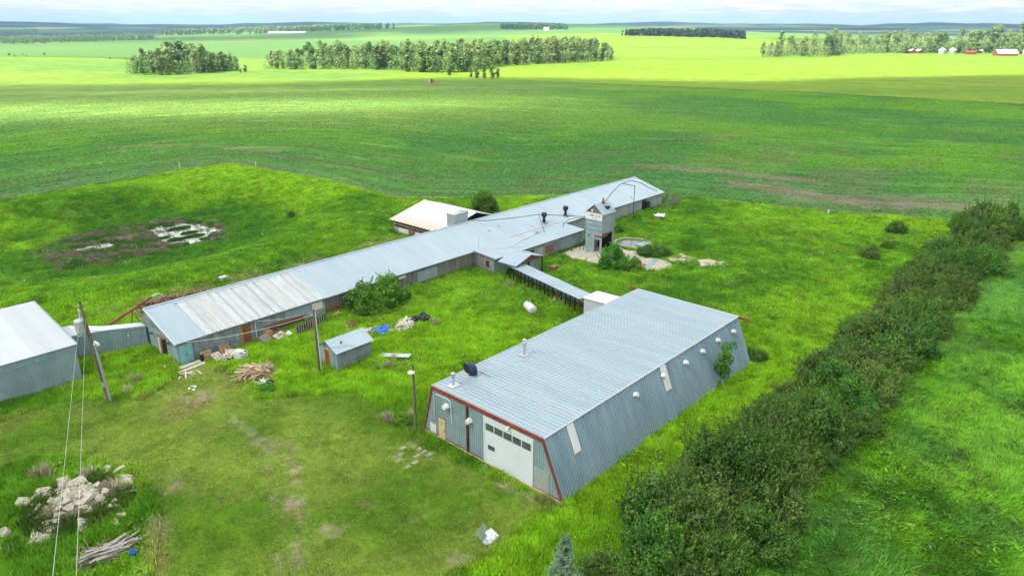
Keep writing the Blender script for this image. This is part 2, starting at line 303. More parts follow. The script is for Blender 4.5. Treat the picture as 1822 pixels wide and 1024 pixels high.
def leafmat(name, c1, c2, c3=None, trans=.35, attr=False, rnd=.25):
    m = bpy.data.materials.new(name); m.use_nodes = True; t = m.node_tree; t.nodes.clear()
    o = nd(t, 'ShaderNodeOutputMaterial'); d = nd(t, 'ShaderNodeBsdfDiffuse'); tr = nd(t, 'ShaderNodeBsdfTranslucent'); mixs = nd(t, 'ShaderNodeMixShader'); mixs.inputs[0].default_value = trans
    gl = nd(t, 'ShaderNodeBsdfGlossy'); gl.inputs['Roughness'].default_value = .5; gl.inputs['Color'].default_value = (.8, .85, .8, 1)
    ms2 = nd(t, 'ShaderNodeMixShader'); ms2.inputs[0].default_value = .025
    if attr:
        a = nd(t, 'ShaderNodeAttribute', attribute_type='INSTANCER', attribute_name='col'); col = a.outputs['Color']
        vn = nd(t, 'ShaderNodeAttribute', attribute_type='GEOMETRY', attribute_name='shade'); hs = nd(t, 'ShaderNodeHueSaturation')
        lk(t, vn.outputs['Fac'], hs.inputs['Value']); lk(t, col, hs.inputs['Color']); col = hs.outputs[0]
    else:
        vn = nd(t, 'ShaderNodeAttribute', attribute_type='GEOMETRY', attribute_name='shade')
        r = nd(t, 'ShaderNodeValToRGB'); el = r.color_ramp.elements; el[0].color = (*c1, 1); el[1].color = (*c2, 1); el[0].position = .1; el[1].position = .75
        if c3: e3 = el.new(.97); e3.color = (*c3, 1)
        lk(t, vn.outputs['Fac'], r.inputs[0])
        oi = nd(t, 'ShaderNodeObjectInfo'); mr = nd(t, 'ShaderNodeMapRange'); mr.inputs['To Min'].default_value = 1 - rnd; mr.inputs['To Max'].default_value = 1 + rnd
        lk(t, oi.outputs['Random'], mr.inputs['Value']); hs = nd(t, 'ShaderNodeHueSaturation'); lk(t, mr.outputs[0], hs.inputs['Value']); lk(t, r.outputs[0], hs.inputs['Color'])
        m2 = nd(t, 'ShaderNodeMapRange'); m2.inputs['To Min'].default_value = .485; m2.inputs['To Max'].default_value = .515
        mu = nd(t, 'ShaderNodeMath', operation='MULTIPLY'); mu.inputs[1].default_value = 7.31; fr = nd(t, 'ShaderNodeMath', operation='FRACT')
        lk(t, oi.outputs['Random'], mu.inputs[0]); lk(t, mu.outputs[0], fr.inputs[0]); lk(t, fr.outputs[0], m2.inputs['Value']); lk(t, m2.outputs[0], hs.inputs['Hue'])
        col = hs.outputs[0]
    for q in (d, tr): lk(t, col, q.inputs['Color'])
    lk(t, d.outputs[0], mixs.inputs[1]); lk(t, tr.outputs[0], mixs.inputs[2]); lk(t, mixs.outputs[0], ms2.inputs[1]); lk(t, gl.outputs[0], ms2.inputs[2]); lk(t, ms2.outputs[0], o.inputs[0])
    return m
M['grass'] = leafmat('grass_blades', None, None, attr=True, trans=.42)
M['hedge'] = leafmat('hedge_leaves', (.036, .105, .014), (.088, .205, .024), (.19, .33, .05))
M['bush'] = leafmat('bright_bush_leaves', (.035, .12, .008), (.12, .32, .02), (.30, .52, .05))
M['aspen'] = leafmat('aspen_leaves', (.15, .225, .07), (.27, .36, .12), (.42, .49, .20), trans=.4)
M['aspen_dark'] = leafmat('dark_aspen_leaves', (.09, .17, .05), (.20, .30, .09), (.32, .42, .15), trans=.4)
M['spruce'] = leafmat('blue_green_needles', (.07, .12, .07), (.14, .22, .13), (.22, .32, .20), trans=.15)
M['dkspruce'] = leafmat('dark_spruce_needles', (.02, .04, .028), (.04, .07, .045), trans=.1)
M['dryweed'] = leafmat('dry_weed', (.26, .25, .13), (.46, .43, .28), (.6, .57, .42), trans=.2)
M['lime'] = leafmat('lime_algae_weed', (.12, .24, .01), (.28, .42, .01), (.4, .5, .02))

# ------------------------------------------------------------------ mesh helpers
class MB:
    def __init__(s): s.v = []; s.f = []; s.m = []; s.mi = 0
    def add(s, v, f):
        o = len(s.v); s.v += [tuple(map(float, p)) for p in v]; s.f += [tuple(i + o for i in q) for q in f]; s.m += [s.mi] * len(f); return s
    def box(s, x0, x1, y0, y1, z0, z1):
        return s.add([(x, y, z) for z in (z0, z1) for y in (y0, y1) for x in (x0, x1)], [(0, 2, 3, 1), (4, 5, 7, 6), (0, 1, 5, 4), (2, 6, 7, 3), (0, 4, 6, 2), (1, 3, 7, 5)])
    def hexa(s, b, t):            # bottom four, top four points, same order
        return s.add(list(b) + list(t), [(3, 2, 1, 0), (4, 5, 6, 7), (0, 1, 5, 4), (1, 2, 6, 5), (2, 3, 7, 6), (3, 0, 4, 7)])
    def beam(s, p, q, w, h, up=(0, 0, 1)):
        p = np.array(p, float); q = np.array(q, float); d = q - p; d /= np.linalg.norm(d); up = np.array(up, float)
        a = np.cross(d, up); n = np.linalg.norm(a)
        if n < 1e-4: a = np.cross(d, (1, 0, 0)); n = np.linalg.norm(a)
        a = a / n * w / 2; b = np.cross(a, d); b = b / np.linalg.norm(b) * h / 2
        return s.hexa([p - a - b, p + a - b, p + a + b, p - a + b], [q - a - b, q + a - b, q + a + b, q - a + b])
    def tube(s, path, r, n=8, cap=True):
        P = [np.array(p, float) for p in path]; rr = r if hasattr(r, '__len__') else [r] * len(P); V = []; up = np.array([.13, .27, .95])
        for i, p in enumerate(P):
            d = P[min(i + 1, len(P) - 1)] - P[max(i - 1, 0)]; d /= np.linalg.norm(d) + 1e-9
            if abs(d @ up) > .95: up = np.array([1., .1, .1])
            a = np.cross(d, up); a /= np.linalg.norm(a); b = np.cross(d, a)
            V += [p + rr[i] * (math.cos(2 * math.pi * k / n) * a + math.sin(2 * math.pi * k / n) * b) for k in range(n)]
        F = [(i * n + k, i * n + (k + 1) % n, (i + 1) * n + (k + 1) % n, (i + 1) * n + k) for i in range(len(P) - 1) for k in range(n)]
        if cap: F += [tuple(range(n))[::-1], tuple((len(P) - 1) * n + k for k in range(n))]
        return s.add(V, F)
    def lathe(s, prof, n=16, c=(0, 0, 0)):
        V = [(c[0] + r * math.cos(2 * math.pi * k / n), c[1] + r * math.sin(2 * math.pi * k / n), c[2] + z) for r, z in prof for k in range(n)]
        F = [(i * n + k, i * n + (k + 1) % n, (i + 1) * n + (k + 1) % n, (i + 1) * n + k) for i in range(len(prof) - 1) for k in range(n)]
        F += [tuple(range(n))[::-1], tuple((len(prof) - 1) * n + k for k in range(n))]
        return s.add(V, F)
    def sheet(s, O, X, Y, N, w, lo, hi, ribs=3, rh=.03, th=.012, rw=.05):
        """ribbed metal sheet: width w along X, from lo(x) to hi(x) along Y, ribs standing along N"""
        O, X, Y, N = (np.array(q, float) for q in (O, X, Y, N))
        xs = [(0, th)]
        for k in range(ribs):
            c = w * (k + .5) / ribs; xs += [(c - rw, th), (c - rw * .5, th + rh), (c + rw * .5, th + rh), (c + rw, th)]
        xs += [(w, th)]
        lo_ = lo if callable(lo) else (lambda x: lo); hi_ = hi if callable(hi) else (lambda x: hi)
        V = []; n = len(xs)
        for x, h in xs: V.append(O + X * x + Y * lo_(x) + N * h)
        for x, h in xs: V.append(O + X * x + Y * hi_(x) + N * h)
        V += [O + X * 0 + Y * lo_(0), O + X * w + Y * lo_(w), O + X * 0 + Y * hi_(0), O + X * w + Y * hi_(w)]
        F = [(i, i + 1, n + i + 1, n + i) for i in range(n - 1)]
        F += [(2 * n, 0, n, 2 * n + 2), (n - 1, 2 * n + 1, 2 * n + 3, 2 * n - 1), tuple(range(n))[::-1] + (2 * n, 2 * n + 1), tuple(range(n, 2 * n)) + (2 * n + 3, 2 * n + 2)]
        return s.add(V, F)
    def mesh(s, name, mats, smooth=False):
        me = bpy.data.meshes.new(name); me.from_pydata(s.v, [], s.f)
        for m in (mats if isinstance(mats, (list, tuple)) else [mats]): me.materials.append(m)
        if any(s.m): me.polygons.foreach_set('material_index', s.m)
        if smooth: me.polygons.foreach_set('use_smooth', [True] * len(s.f))
        me.update(); return me
def npmesh(name, V, F, mt, shade=None, smooth=False):
    me = bpy.data.meshes.new(name); V = np.asarray(V, np.float32); F = np.asarray(F, np.int32); k = F.shape[1]
    me.vertices.add(len(V)); me.vertices.foreach_set('co', V.ravel()); me.loops.add(F.size); me.loops.foreach_set('vertex_index', F.ravel())
    me.polygons.add(len(F)); me.polygons.foreach_set('loop_start', np.arange(len(F), dtype=np.int32) * k); me.polygons.foreach_set('loop_total', np.full(len(F), k, np.int32))
    if shade is not None:
        a = me.attributes.new('shade', 'FLOAT', 'POINT'); a.data.foreach_set('value', np.asarray(shade, np.float32))
    if mt: me.materials.append(mt)
    me.update(calc_edges=True)
    if smooth: me.polygons.foreach_set('use_smooth', np.ones(len(F), bool))
    return me
def ob(name, me, parent=None, loc=(0, 0, 0), rz=0, kind=None, rot=None, scale=None):
    o = bpy.data.objects.new(name, me); COL.objects.link(o); o.location = loc
    o.rotation_euler = rot if rot is not None else (0, 0, rz)
    if scale is not None: o.scale = scale if hasattr(scale, '__len__') else (scale,) * 3
    if parent: o.parent = parent
    if kind: o['kind'] = kind
    return o
def thing(name, label, cat, loc=(0, 0, 0), rz=0, group=None, me=None, scale=None, rot=None):
    o = ob(name, me, None, loc, rz, scale=scale, rot=rot); o['label'] = label; o['category'] = cat
    if group: o['group'] = group
    return o
def part(name, mb, mt, parent, smooth=False, kind=None, label=None, **k):
    o = ob(name, mb.mesh(name, mt, smooth) if isinstance(mb, MB) else mb, parent, kind=kind, **k)
    if label: o['label'] = label
    return o
def copy_tree(o, loc, rz=0, label=None, scale=None, group=None):
    c = o.copy(); COL.objects.link(c); c.location = loc; c.rotation_euler = (0, 0, rz)
    if scale is not None: c.scale = scale if hasattr(scale, '__len__') else (scale,) * 3
    if label: c['label'] = label
    if group: c['group'] = group
    for ch in list(o.children):
        d = ch.copy(); COL.objects.link(d); d.parent = c
        for g in ch.children:
            e_ = g.copy(); COL.objects.link(e_); e_.parent = d
    return c
up = (0, 0, 1)

# ------------------------------------------------------------------ ground
def build_ground():
    azs = np.concatenate([np.arange(-46, 46.01, .2), np.arange(52, 309, 6)]); azs = np.radians(azs)
    rad = np.concatenate([[1.5, 8, 16], np.geomspace(22, 15800, 570)])
    A, Q = np.meshgrid(azs, rad); r = Q * np.sin(A); f = Q * np.cos(A); X, Y = from_rf(r, f)
    Z = terr(X, Y); n, m = len(rad), len(azs)
    i, j = np.meshgrid(np.arange(n - 1), np.arange(m), indexing='ij'); j2 = (j + 1) % m
    F = np.stack([i * m + j, i * m + j2, (i + 1) * m + j2, (i + 1) * m + j], -1).reshape(-1, 4)[:, ::-1]
    V = np.stack([X, Y, Z], -1).reshape(-1, 3)
    x, y = V[:, 0], V[:, 1]
    col, yd, mo, rf_, fb, dirt, pond, D = landcol(x, y)
    me = npmesh('ground', V, F, None, smooth=True)
    a = me.attributes.new('land', 'FLOAT_COLOR', 'POINT'); a.data.foreach_set('color', np.concatenate([col, np.ones((len(col), 1))], 1).astype(np.float32).ravel())
    for nm, arr in (('yard_distance', yd), ('dist', D), ('mown', mo)):
        q = me.attributes.new(nm, 'FLOAT', 'POINT'); q.data.foreach_set('value', arr.astype(np.float32))
    mt, t, p = base_mat('ground_cover')
    at_ = lambda n_: nd(t, 'ShaderNodeAttribute', attribute_name=n_)
    g = nd(t, 'ShaderNodeNewGeometry'); P = g.outputs['Position']; lc = at_('land').outputs['Color']
    def noise(sc, vec=P, det=6, ro=.65):
        q = nd(t, 'ShaderNodeTexNoise'); q.inputs['Scale'].default_value = sc; q.inputs['Detail'].default_value = det; q.inputs['Roughness'].default_value = ro; lk(t, vec, q.inputs['Vector']); return q.outputs[0]
    def mr(v, a0, a1, b0, b1):
        q = nd(t, 'ShaderNodeMapRange'); q.inputs['From Min'].default_value = a0; q.inputs['From Max'].default_value = a1; q.inputs['To Min'].default_value = b0; q.inputs['To Max'].default_value = b1; lk(t, v, q.inputs['Value']); return q.outputs[0]
    def ma(op, a_, b_):
        q = nd(t, 'ShaderNodeMath', operation=op)
        for k_, w_ in ((0, a_), (1, b_)):
            if isinstance(w_, (int, float)): q.inputs[k_].default_value = w_
            else: lk(t, w_, q.inputs[k_])
        return q.outputs[0]
    ydn = at_('yard_distance').outputs['Fac']; dist = at_('dist').outputs['Fac']
    # crop rows follow the yard boundary
    cx = nd(t, 'ShaderNodeCombineXYZ'); sp = nd(t, 'ShaderNodeSeparateXYZ'); lk(t, P, sp.inputs[0])
    along = ma('ADD', sp.outputs[0], ma('MULTIPLY', sp.outputs[1], -.6))
    lk(t, ma('MULTIPLY', ydn, 1.0), cx.inputs[0]); lk(t, ma('MULTIPLY', along, .10), cx.inputs[1])
    rows = noise(.42, cx.outputs[0], 5, .7)
    cx2 = nd(t, 'ShaderNodeCombineXYZ'); lk(t, ma('MULTIPLY', ydn, 1.0), cx2.inputs[0]); lk(t, ma('MULTIPLY', along, .03), cx2.inputs[1])
    rows2 = noise(.09, cx2.outputs[0], 3, .5)
    crop = mr(ydn, -.5, -2, 0, 1)
    rowv = ma('MULTIPLY', mr(rows, .32, .68, .55, 1.4), mr(rows2, .35, .65, .9, 1.1))
    farfade = mr(dist, 500, 1500, 1, 0)
    k = ma('MULTIPLY', crop, farfade)
    v1 = ma('ADD', ma('MULTIPLY', rowv, k), ma('SUBTRACT', 1, k))
    fine = mr(noise(2.2, P, 8, .75), .3, .7, .62, 1.35)
    v2 = ma('MULTIPLY', v1, ma('ADD', ma('MULTIPLY', fine, mr(dist, 150, 700, .8, .15)), mr(dist, 150, 700, .2, .85)))
    mid = mr(noise(.16, P, 5, .6), .35, .65, .86, 1.14)
    v2 = ma('MULTIPLY', v2, mid)
    vm = nd(t, 'ShaderNodeVectorMath', operation='SCALE'); lk(t, lc, vm.inputs[0]); lk(t, v2, vm.inputs['Scale'])
    lk(t, vm.outputs[0], p.inputs['Base Color']); p.inputs['Roughness'].default_value = .95; p.inputs['Specular IOR Level'].default_value = .08
    b = nd(t, 'ShaderNodeBump'); b.inputs['Distance'].default_value = .35; b.inputs['Strength'].default_value = .7
    lk(t, ma('ADD', noise(1.6, P, 6, .7), ma('MULTIPLY', rows, k)), b.inputs['Height']); lk(t, b.outputs[0], p.inputs['Normal'])
    me.materials.append(mt)
    ob('ground', me, kind='structure')
build_ground()

# ------------------------------------------------------------------ clouds that shade the farmyard
def cloud_cover(r, f):
    """how dense the cloud is over a ground point right of / in front of the camera"""
    edge = np.interp(r, [-600, -300, -160, -60, -4, 60, 137, 230, 367, 600], [440, 436, 462, 498, 503, 482, 466, 500, 536, 560]) + 34 * (fbm(r / 60, f / 45, 81) - .5)
    soft = np.interp(r, [-300, 0, 200], [34, 30, 20]); d = ss(edge + soft, edge - soft, f)
    strip = np.exp(-((f - (312 + .16 * (r + 200)) + 10 * (fbm(r / 40, f / 40, 83) - .5)) / 36) ** 2) * ss(70, -110, r)
    strip2 = np.exp(-((f - (405 + .1 * (r + 150))) / 12) ** 2) * ss(-20, -90, r) * ss(-330, -230, r)
    d = d * (1 - np.clip(1.25 * strip, 0, 1)) * (1 - .6 * strip2)
    far = ss(.50, .60, fbm(r / 900 + 3, f / 620 + 1, 85, 4)) * ss(900, 1500, f)
    far = np.maximum(far, ss(3300, 4600, np.hypot(r, f)) * ss(.34, .5, fbm(r / 1500, f / 1500, 87, 3)))
    side = np.exp(-((f - 790) / 60) ** 2) * ss(-330, -420, r) * ss(-900, -600, r)
    back = ss(-400, -900, f)
    d = np.where(f < -100, d * (1 - back * (1 - ss(.4, .55, fbm(r / 500, f / 500, 88)))), d)
    d = d * ss(-2600, -1500, np.minimum(r, -r) - 0) if False else d
    return np.clip(np.maximum(np.maximum(d, far), side), 0, 1)
def build_cloud(name, f0, f1, r0, r1, step):
    alt = 900.0
    r = np.arange(r0, r1 + 1, step); f = np.arange(f0, f1 + 1, step); Rr, Ff = np.meshgrid(r, f)
    dens = cloud_cover(Rr, Ff)
    edge = ss(0, 6, np.minimum(np.minimum(Rr - r0, r1 - Rr), np.minimum(Ff - f0, f1 - Ff)) / step); dens = dens * edge
    X, Y = from_rf(Rr, Ff); X = X + sund[0] / sund[2] * alt; Y = Y + sund[1] / sund[2] * alt
    n, m = Rr.shape; th = 5 + 26 * dens * (.6 + .8 * fbm(Rr / 180, Ff / 180, 91))
    Zb = alt - 15 * dens * fbm(Rr / 90, Ff / 90, 93); Zt = alt + th
    V = np.concatenate([np.stack([X, Y, Zb], -1).reshape(-1, 3), np.stack([X, Y, Zt], -1).reshape(-1, 3)])
    i, j = np.meshgrid(np.arange(n - 1), np.arange(m - 1), indexing='ij'); a = i * m + j
    keep = (np.maximum.reduce([dens[:-1, :-1], dens[1:, :-1], dens[:-1, 1:], dens[1:, 1:]]) > .01)
    q = np.stack([a, a + 1, a + m + 1, a + m], -1)[keep]
    F = np.concatenate([q[:, ::-1], q + n * m])
    # side walls close the body
    from collections import Counter
    E = {}
    for fc in q:
        for k in range(4):
            e0, e1 = int(fc[k]), int(fc[(k + 1) % 4]); E[(e0, e1)] = 1
    side = [(e0, e1, e1 + n * m, e0 + n * m) for (e0, e1) in E if (e1, e0) not in E]
    F = np.concatenate([F, np.array(side)]) if side else F
    me = npmesh(name, V, F, None, smooth=True)
    at_ = me.attributes.new('cover', 'FLOAT', 'POINT'); at_.data.foreach_set('value', np.tile(dens.ravel(), 2).astype(np.float32))
    mt = bpy.data.materials.get('cloud') or bpy.data.materials.new('cloud')
    if not mt.use_nodes or 'CL' not in mt:
        mt.use_nodes = True; mt['CL'] = 1; t = mt.node_tree; t.nodes.clear(); o = nd(t, 'ShaderNodeOutputMaterial')
        d = nd(t, 'ShaderNodeBsdfDiffuse'); d.inputs[0].default_value = (.9, .9, .9, 1); tr = nd(t, 'ShaderNodeBsdfTranslucent'); tr.inputs[0].default_value = (.95, .95, .95, 1)
        m1 = nd(t, 'ShaderNodeMixShader'); m1.inputs[0].default_value = .6; lk(t, d.outputs[0], m1.inputs[1]); lk(t, tr.outputs[0], m1.inputs[2])
        tp = nd(t, 'ShaderNodeBsdfTransparent'); m2 = nd(t, 'ShaderNodeMixShader'); aa = nd(t, 'ShaderNodeAttribute', attribute_name='cover')
        mp = nd(t, 'ShaderNodeMapRange'); mp.inputs['To Max'].default_value = .60; lk(t, aa.outputs['Fac'], mp.inputs['Value'])
        lk(t, mp.outputs[0], m2.inputs[0]); lk(t, tp.outputs[0], m2.inputs[1]); lk(t, m1.outputs[0], m2.inputs[2]); lk(t, m2.outputs[0], o.inputs[0])
    me.materials.append(mt)
    o = ob(name, me, kind='stuff'); o['label'] = 'low white cloud drifting over the farm and shading it'; o['category'] = 'cloud'
build_cloud('cloud', -1600, 1400, -1500, 1500, 12)
build_cloud('cloud', 1420, 9000, -6500, 6500, 110)

# ------------------------------------------------------------------ haze
hb = MB(); L = 16500; hb.box(-L, L, -L, L, -70, 190)
hm = bpy.data.materials.new('haze'); hm.use_nodes = True; t = hm.node_tree; t.nodes.clear()
o_ = nd(t, 'ShaderNodeOutputMaterial'); pv_ = nd(t, 'ShaderNodeVolumePrincipled')
pv_.inputs['Color'].default_value = (.40, .70, 1, 1); pv_.inputs['Density'].default_value = 8.5e-5; lk(t, pv_.outputs[0], o_.inputs['Volume'])
HZ = ob('haze', hb.mesh('haze', hm), kind='stuff')

# ------------------------------------------------------------------ workshop shed (splayed walls, flat ribbed roof)
def hexvent(mb, c, r, d, ax):
    """six-sided hood box sticking out along ax"""
    c = np.array(c, float); ax = np.array(ax, float); s_ = np.cross(ax, up); s_ /= np.linalg.norm(s_); u_ = np.cross(s_, ax)
    A = []; B = []
    for k in range(6):
        a = math.pi / 3 * k; o = s_ * math.cos(a) * r + u_ * math.sin(a) * r * .85
        A.append(c + o); B.append(c + o * .72 + ax * d)
    V = A + B; F = [(k, (k + 1) % 6, 6 + (k + 1) % 6, 6 + k) for k in range(6)] + [tuple(range(6, 12))]
    mb.add(V, F); mb.add([c - ax * .02 + (v - c) for v in A], [tuple(range(6))[::-1]]); return mb
U0, U1 = 36.57, 69.45; VR, VL = 29.95, 42.60; ZR = 4.38; ZB = -.62; VRb, VLb = 27.85, 43.95
S = thing('workshop_shed', 'big blue grey metal workshop with splayed side walls, red trim and white garage door', 'shed', (0, 0, 0))
core = MB(); i_ = .06
core.hexa([(U0 + i_, VRb + i_, ZB), (U1 - i_, VRb + i_, ZB), (U1 - i_, VLb - i_, ZB), (U0 + i_, VLb - i_, ZB)], [(U0 + i_, VR + i_, ZR - .04), (U1 - i_, VR + i_, ZR - .04), (U1 - i_, VL - i_, ZR - .04), (U0 + i_, VL - i_, ZR - .04)])
part('wall', core, M['old_metal'], S)
rpn = MB().sheet((0, VR - .05, 0), (1, 0, 0), (0, 1, 0), up, .9134, 0, VL - VR + .12, 2, .085, .014, .055).mesh('roof_panel', M['shed_roof'])
for k in range(36): ob('roof_panel', rpn, S, (U0 + k * .9134, 0, ZR + (.002 if k % 2 else 0)))
def side_sheet(top, bot, sgn, mt, w=.9134):
    T = np.array([0, top[0], top[1]]); Bt = np.array([0, bot[0], bot[1]]); d = T - Bt; Ln = np.linalg.norm(d); d /= Ln
    N = np.cross((1, 0, 0), d) * sgn
    return MB().sheet(Bt, (1, 0, 0), d, N, w, 0, Ln - .03, 3, .085, .012, .06).mesh('wall_panel', mt), d, N, Bt
sp_r, dR, NR, BR = side_sheet((VR, ZR - .03), (VRb, ZB), 1, M['side_metal'])
sp_l, dL, NL, BL = side_sheet((VL, ZR - .03), (VLb, ZB), -1, M['side_metal'])
for k in range(36):
    ob('wall_panel', sp_r, S, (U0 + k * .9134, 0, 0)); ob('wall_panel', sp_l, S, (U0 + k * .9134, 0, 0))
# front and back ribbed panels, cut to the splay
def zlo(v): return ZB + .22
def ztop_front(v):
    if v < VR: return ZB + (ZR - ZB) * (v - VRb) / (VR - VRb)
    if v > VL: return ZB + (ZR - ZB) * (VLb - v) / (VLb - VL)
    return ZR - .02
def front_panels(xp, nx):
    v = VRb + .1
    while v < VLb - .15:
        w = min(.92, VLb - .15 - v)
        if nx < 0: m_ = MB().sheet((xp, v + w, 0), (0, -1, 0), up, (nx, 0, 0), w, lambda x: zlo(0), lambda x: max(zlo(0) + .02, ztop_front(v + w - x) - .05), 4, .055, .012, .06)
        else: m_ = MB().sheet((xp, v, 0), (0, 1, 0), up, (nx, 0, 0), w, lambda x: zlo(0), lambda x: max(zlo(0) + .02, ztop_front(v + x) - .05), 4, .055, .012, .06)
        part('wall_panel', m_, M['wall_metal'], S); v += w
front_panels(U0 + .05, -1); front_panels(U1 - .05, 1)
part('sill', MB().box(U0 - .10, U0 + .04, VRb + .15, VLb - .15, ZB - .2, ZB + .24), M['sill'], S)
part('fascia_beam', MB().beam((U0 - .02, VR - .04, ZR - .12), (U0 - .02, VL + .04, ZR - .12), .16, .30), M['red'], S)
part('corner_trim', MB().beam((U0 - .02, VR - .02, ZR - .2), (U0 - .02, VRb, ZB), .16, .17), M['red'], S)
part('corner_trim', MB().beam((U0 - .02, VL + .02, ZR - .2), (U0 - .02, VLb, ZB), .16, .17), M['red'], S)
part('sill_angle', MB().box(U0 - .04, U0 + .02, VRb + .3, VLb - .3, ZB + .245, ZB + .31), M['red'], S)
# roof edge flashings
part('edge_flashing', MB().beam((U0, VR - .06, ZR + .03), (U1 + .1, VR - .06, ZR + .03), .16, .07), M['white_roof'], S)
part('edge_flashing', MB().beam((U0, VL + .06, ZR + .03), (U1 + .1, VL + .06, ZR + .03), .12, .06), M['white_roof'], S)
part('end_flashing', MB().beam((U1 + .02, VR, ZR + .03), (U1 + .02, VL, ZR + .03), .14, .08), M['white_roof'], S)
part('roof_beam', MB().beam((U1 + .16, VL - .1, ZR - .12), (U1 + .16, VL + 1.35, ZR - .10), .12, .28), M['red'], S)
part('roof_beam', MB().beam((U1 + .16, VR + .1, ZR - .12), (U1 + .16, VR - 1.35, ZR - .16), .12, .28), M['red'], S)
# garage door
gd = part('garage_door', MB().box(U0 - .05, U0 + .02, 31.0, 36.15, ZB + .18, 3.82), M['door_white'], S)
for k in range(1, 5):
    part('panel_joint', MB().box(U0 - .058, U0 - .052, 31.05, 36.1, ZB + .18 + k * .88, ZB + .2 + k * .88), M['white'], gd)
for k in range(5):
    a = 31.08 + k * 1.0; part('window', MB().box(U0 - .07, U0 - .053, a + .04, a + .96, 2.75, 3.38), M['glass'], gd)
part('window', MB().box(U0 - .07, U0 - .053, 35.05, 35.8, 1.0, 1.42), M['glass'], gd)
fr = MB(); fr.box(U0 - .09, U0 + .02, 36.15, 36.27, ZB + .2, 4.0).box(U0 - .09, U0 + .02, 30.88, 31.0, ZB + .2, 3.9).box(U0 - .09, U0 + .02, 31.0, 36.15, 3.82, 3.92)
part('door_frame', fr, M['white'], S)
part('patch_panel', MB().box(U0 - .02, U0 + .01, 29.3, 30.85, ZB + .3, 1.6), M['galv'], S)
dd_ = part('walk_door', MB().box(U0 - .06, U0 + .02, 41.05, 41.9, ZB + .22, 1.56), M['beige'], S)
part('handle', MB().box(U0 - .1, U0 - .062, 41.14, 41.22, .35, .55), M['black'], dd_)
part('door_marking', MB().box(U0 - .066, U0 - .062, 41.3, 41.56, 1.22, 1.27), M['dark'], dd_); part('door_marking', MB().box(U0 - .066, U0 - .062, 41.3, 41.56, 1.02, 1.08), M['dark'], dd_)
part('door_frame', MB().box(U0 - .07, U0 + .02, 41.92, 42.0, ZB + .22, 1.64).box(U0 - .07, U0 + .02, 41.05, 42.0, 1.6, 1.68), M['old_wood'], S)
part('white_board', MB().box(U0 - .05, U0 + .02, 42.25, 43.05, ZB + .35, .62), M['white'], S)
part('track_post', MB().box(U0 - .07, U0 + .02, 38.12, 38.36, ZB + .24, ZR - .28), M['darkred'], S)
for vv, zz in ((40.7, 3.13), (37.88, 2.82)): part('vent_hood', hexvent(MB(), (U0 - .03, vv, zz), .34, .42, (-1, 0, 0)), M['white'], S)
part('conduit_pipe', MB().tube([(U0 - .08, 42.1, 3.82), (U0 - .08, 40.5, 3.86), (U0 - .08, 40.28, 3.75), (U0 - .08, 40.18, 3.5), (U0 - .08, 40.13, 1.6)], .045, 8), M['white'], S)
part('conduit_pipe', MB().tube([(U0 - .08, 42.35, 3.95), (U0 - .08, 42.35, 1.3)], .03, 6), M['white'], S)
part('light_fixture', MB().box(U0 - .3, U0 - .05, 33.3, 33.5, 3.98, 4.08).lathe([(.07, 0), (.14, .1), (.05, .22)], 10, (U0 - .34, 33.4, 3.82)), M['white'], S)
# white translucent sheets and hoods on the splayed side
def onside(u_, z_, out=0):
    t_ = (z_ - ZB) / (ZR - ZB); p = np.array([u_, VRb + (VR - VRb) * t_, z_]); return p + NR * out
for a, b in ((39.25, 40.15), (53.2, 54.2)):
    m_ = MB().sheet(onside(a, 2.1, .10), (1, 0, 0), dR, NR, b - a, 0, 2.42, 3, .02, .012, .04); part('light_sheet', m_, M['white'], S)
for uu, zz in ((48.6, 3.43), (53.3, 3.5), (57.33, 3.39), (60.69, 3.41), (63.97, 3.5), (67.42, 3.37)):
    part('vent_hood', hexvent(MB(), onside(uu, zz, .11), .32, .34, NR), M['white'], S)
# roof fittings
ve = MB().tube([(40.5, 41.45, ZR + .02), (40.45, 41.45, ZR + .55), (40.3, 41.47, ZR + .82), (40.0, 41.5, ZR + .9), (39.75, 41.52, ZR + .88)], [.42, .42, .45, .46, .48], 18, False)
pe = part('roof_exhaust_elbow', ve, M['navy'], S, True)
part('flashing', MB().box(40.0, 41.0, 40.95, 41.95, ZR + .055, ZR + .09), M['galv'], pe)
part('opening', MB().tube([(39.80, 41.517, ZR + .884), (39.78, 41.518, ZR + .883)], .44, 18), M['dark'], pe)
pe = part('roof_vent_stack', MB().lathe([(.16, 0), (.12, .15), (.12, .95), (.2, .98), (.2, 1.2), (.06, 1.32)], 12, (37.85, 41.25, ZR + .03)), M['galv'], S)
part('flashing', MB().box(37.4, 38.3, 40.9, 41.6, ZR + .055, ZR + .085), M['white'], pe)
pe = part('chimney', MB().lathe([(.17, 0), (.14, .1), (.14, 1.15), (.22, 1.2), (.22, 1.4), (.15, 1.45), (.15, 1.6), (.2, 1.62), (.04, 1.75)], 12, (46.62, 40.68, ZR + .03)), M['galv'], S)
part('flashing', MB().box(46.2, 47.05, 40.3, 41.1, ZR + .055, ZR + .085), M['galv'], pe)

part('rust_streak', MB().box(41.14, 41.24, 39.9, 41.2, ZR + .016, ZR + .022), M['rust'], S); part('rust_streak', MB().box(38.25, 38.33, 40.5, 41.0, ZR + .016, ZR + .022), M['rust'], S); part('rust_streak', MB().box(46.9, 46.98, 40.0, 40.5, ZR + .016, ZR + .022), M['rust'], S)
for k in range(5): part('window_frame', MB().box(U0 - .078, U0 - .07, 31.08 + k * 1.0, 31.12 + k * 1.0, 2.72, 3.41).box(U0 - .078, U0 - .07, 32.04 + k * 1.0, 32.08 + k * 1.0, 2.72, 3.41), M['door_white'], gd)

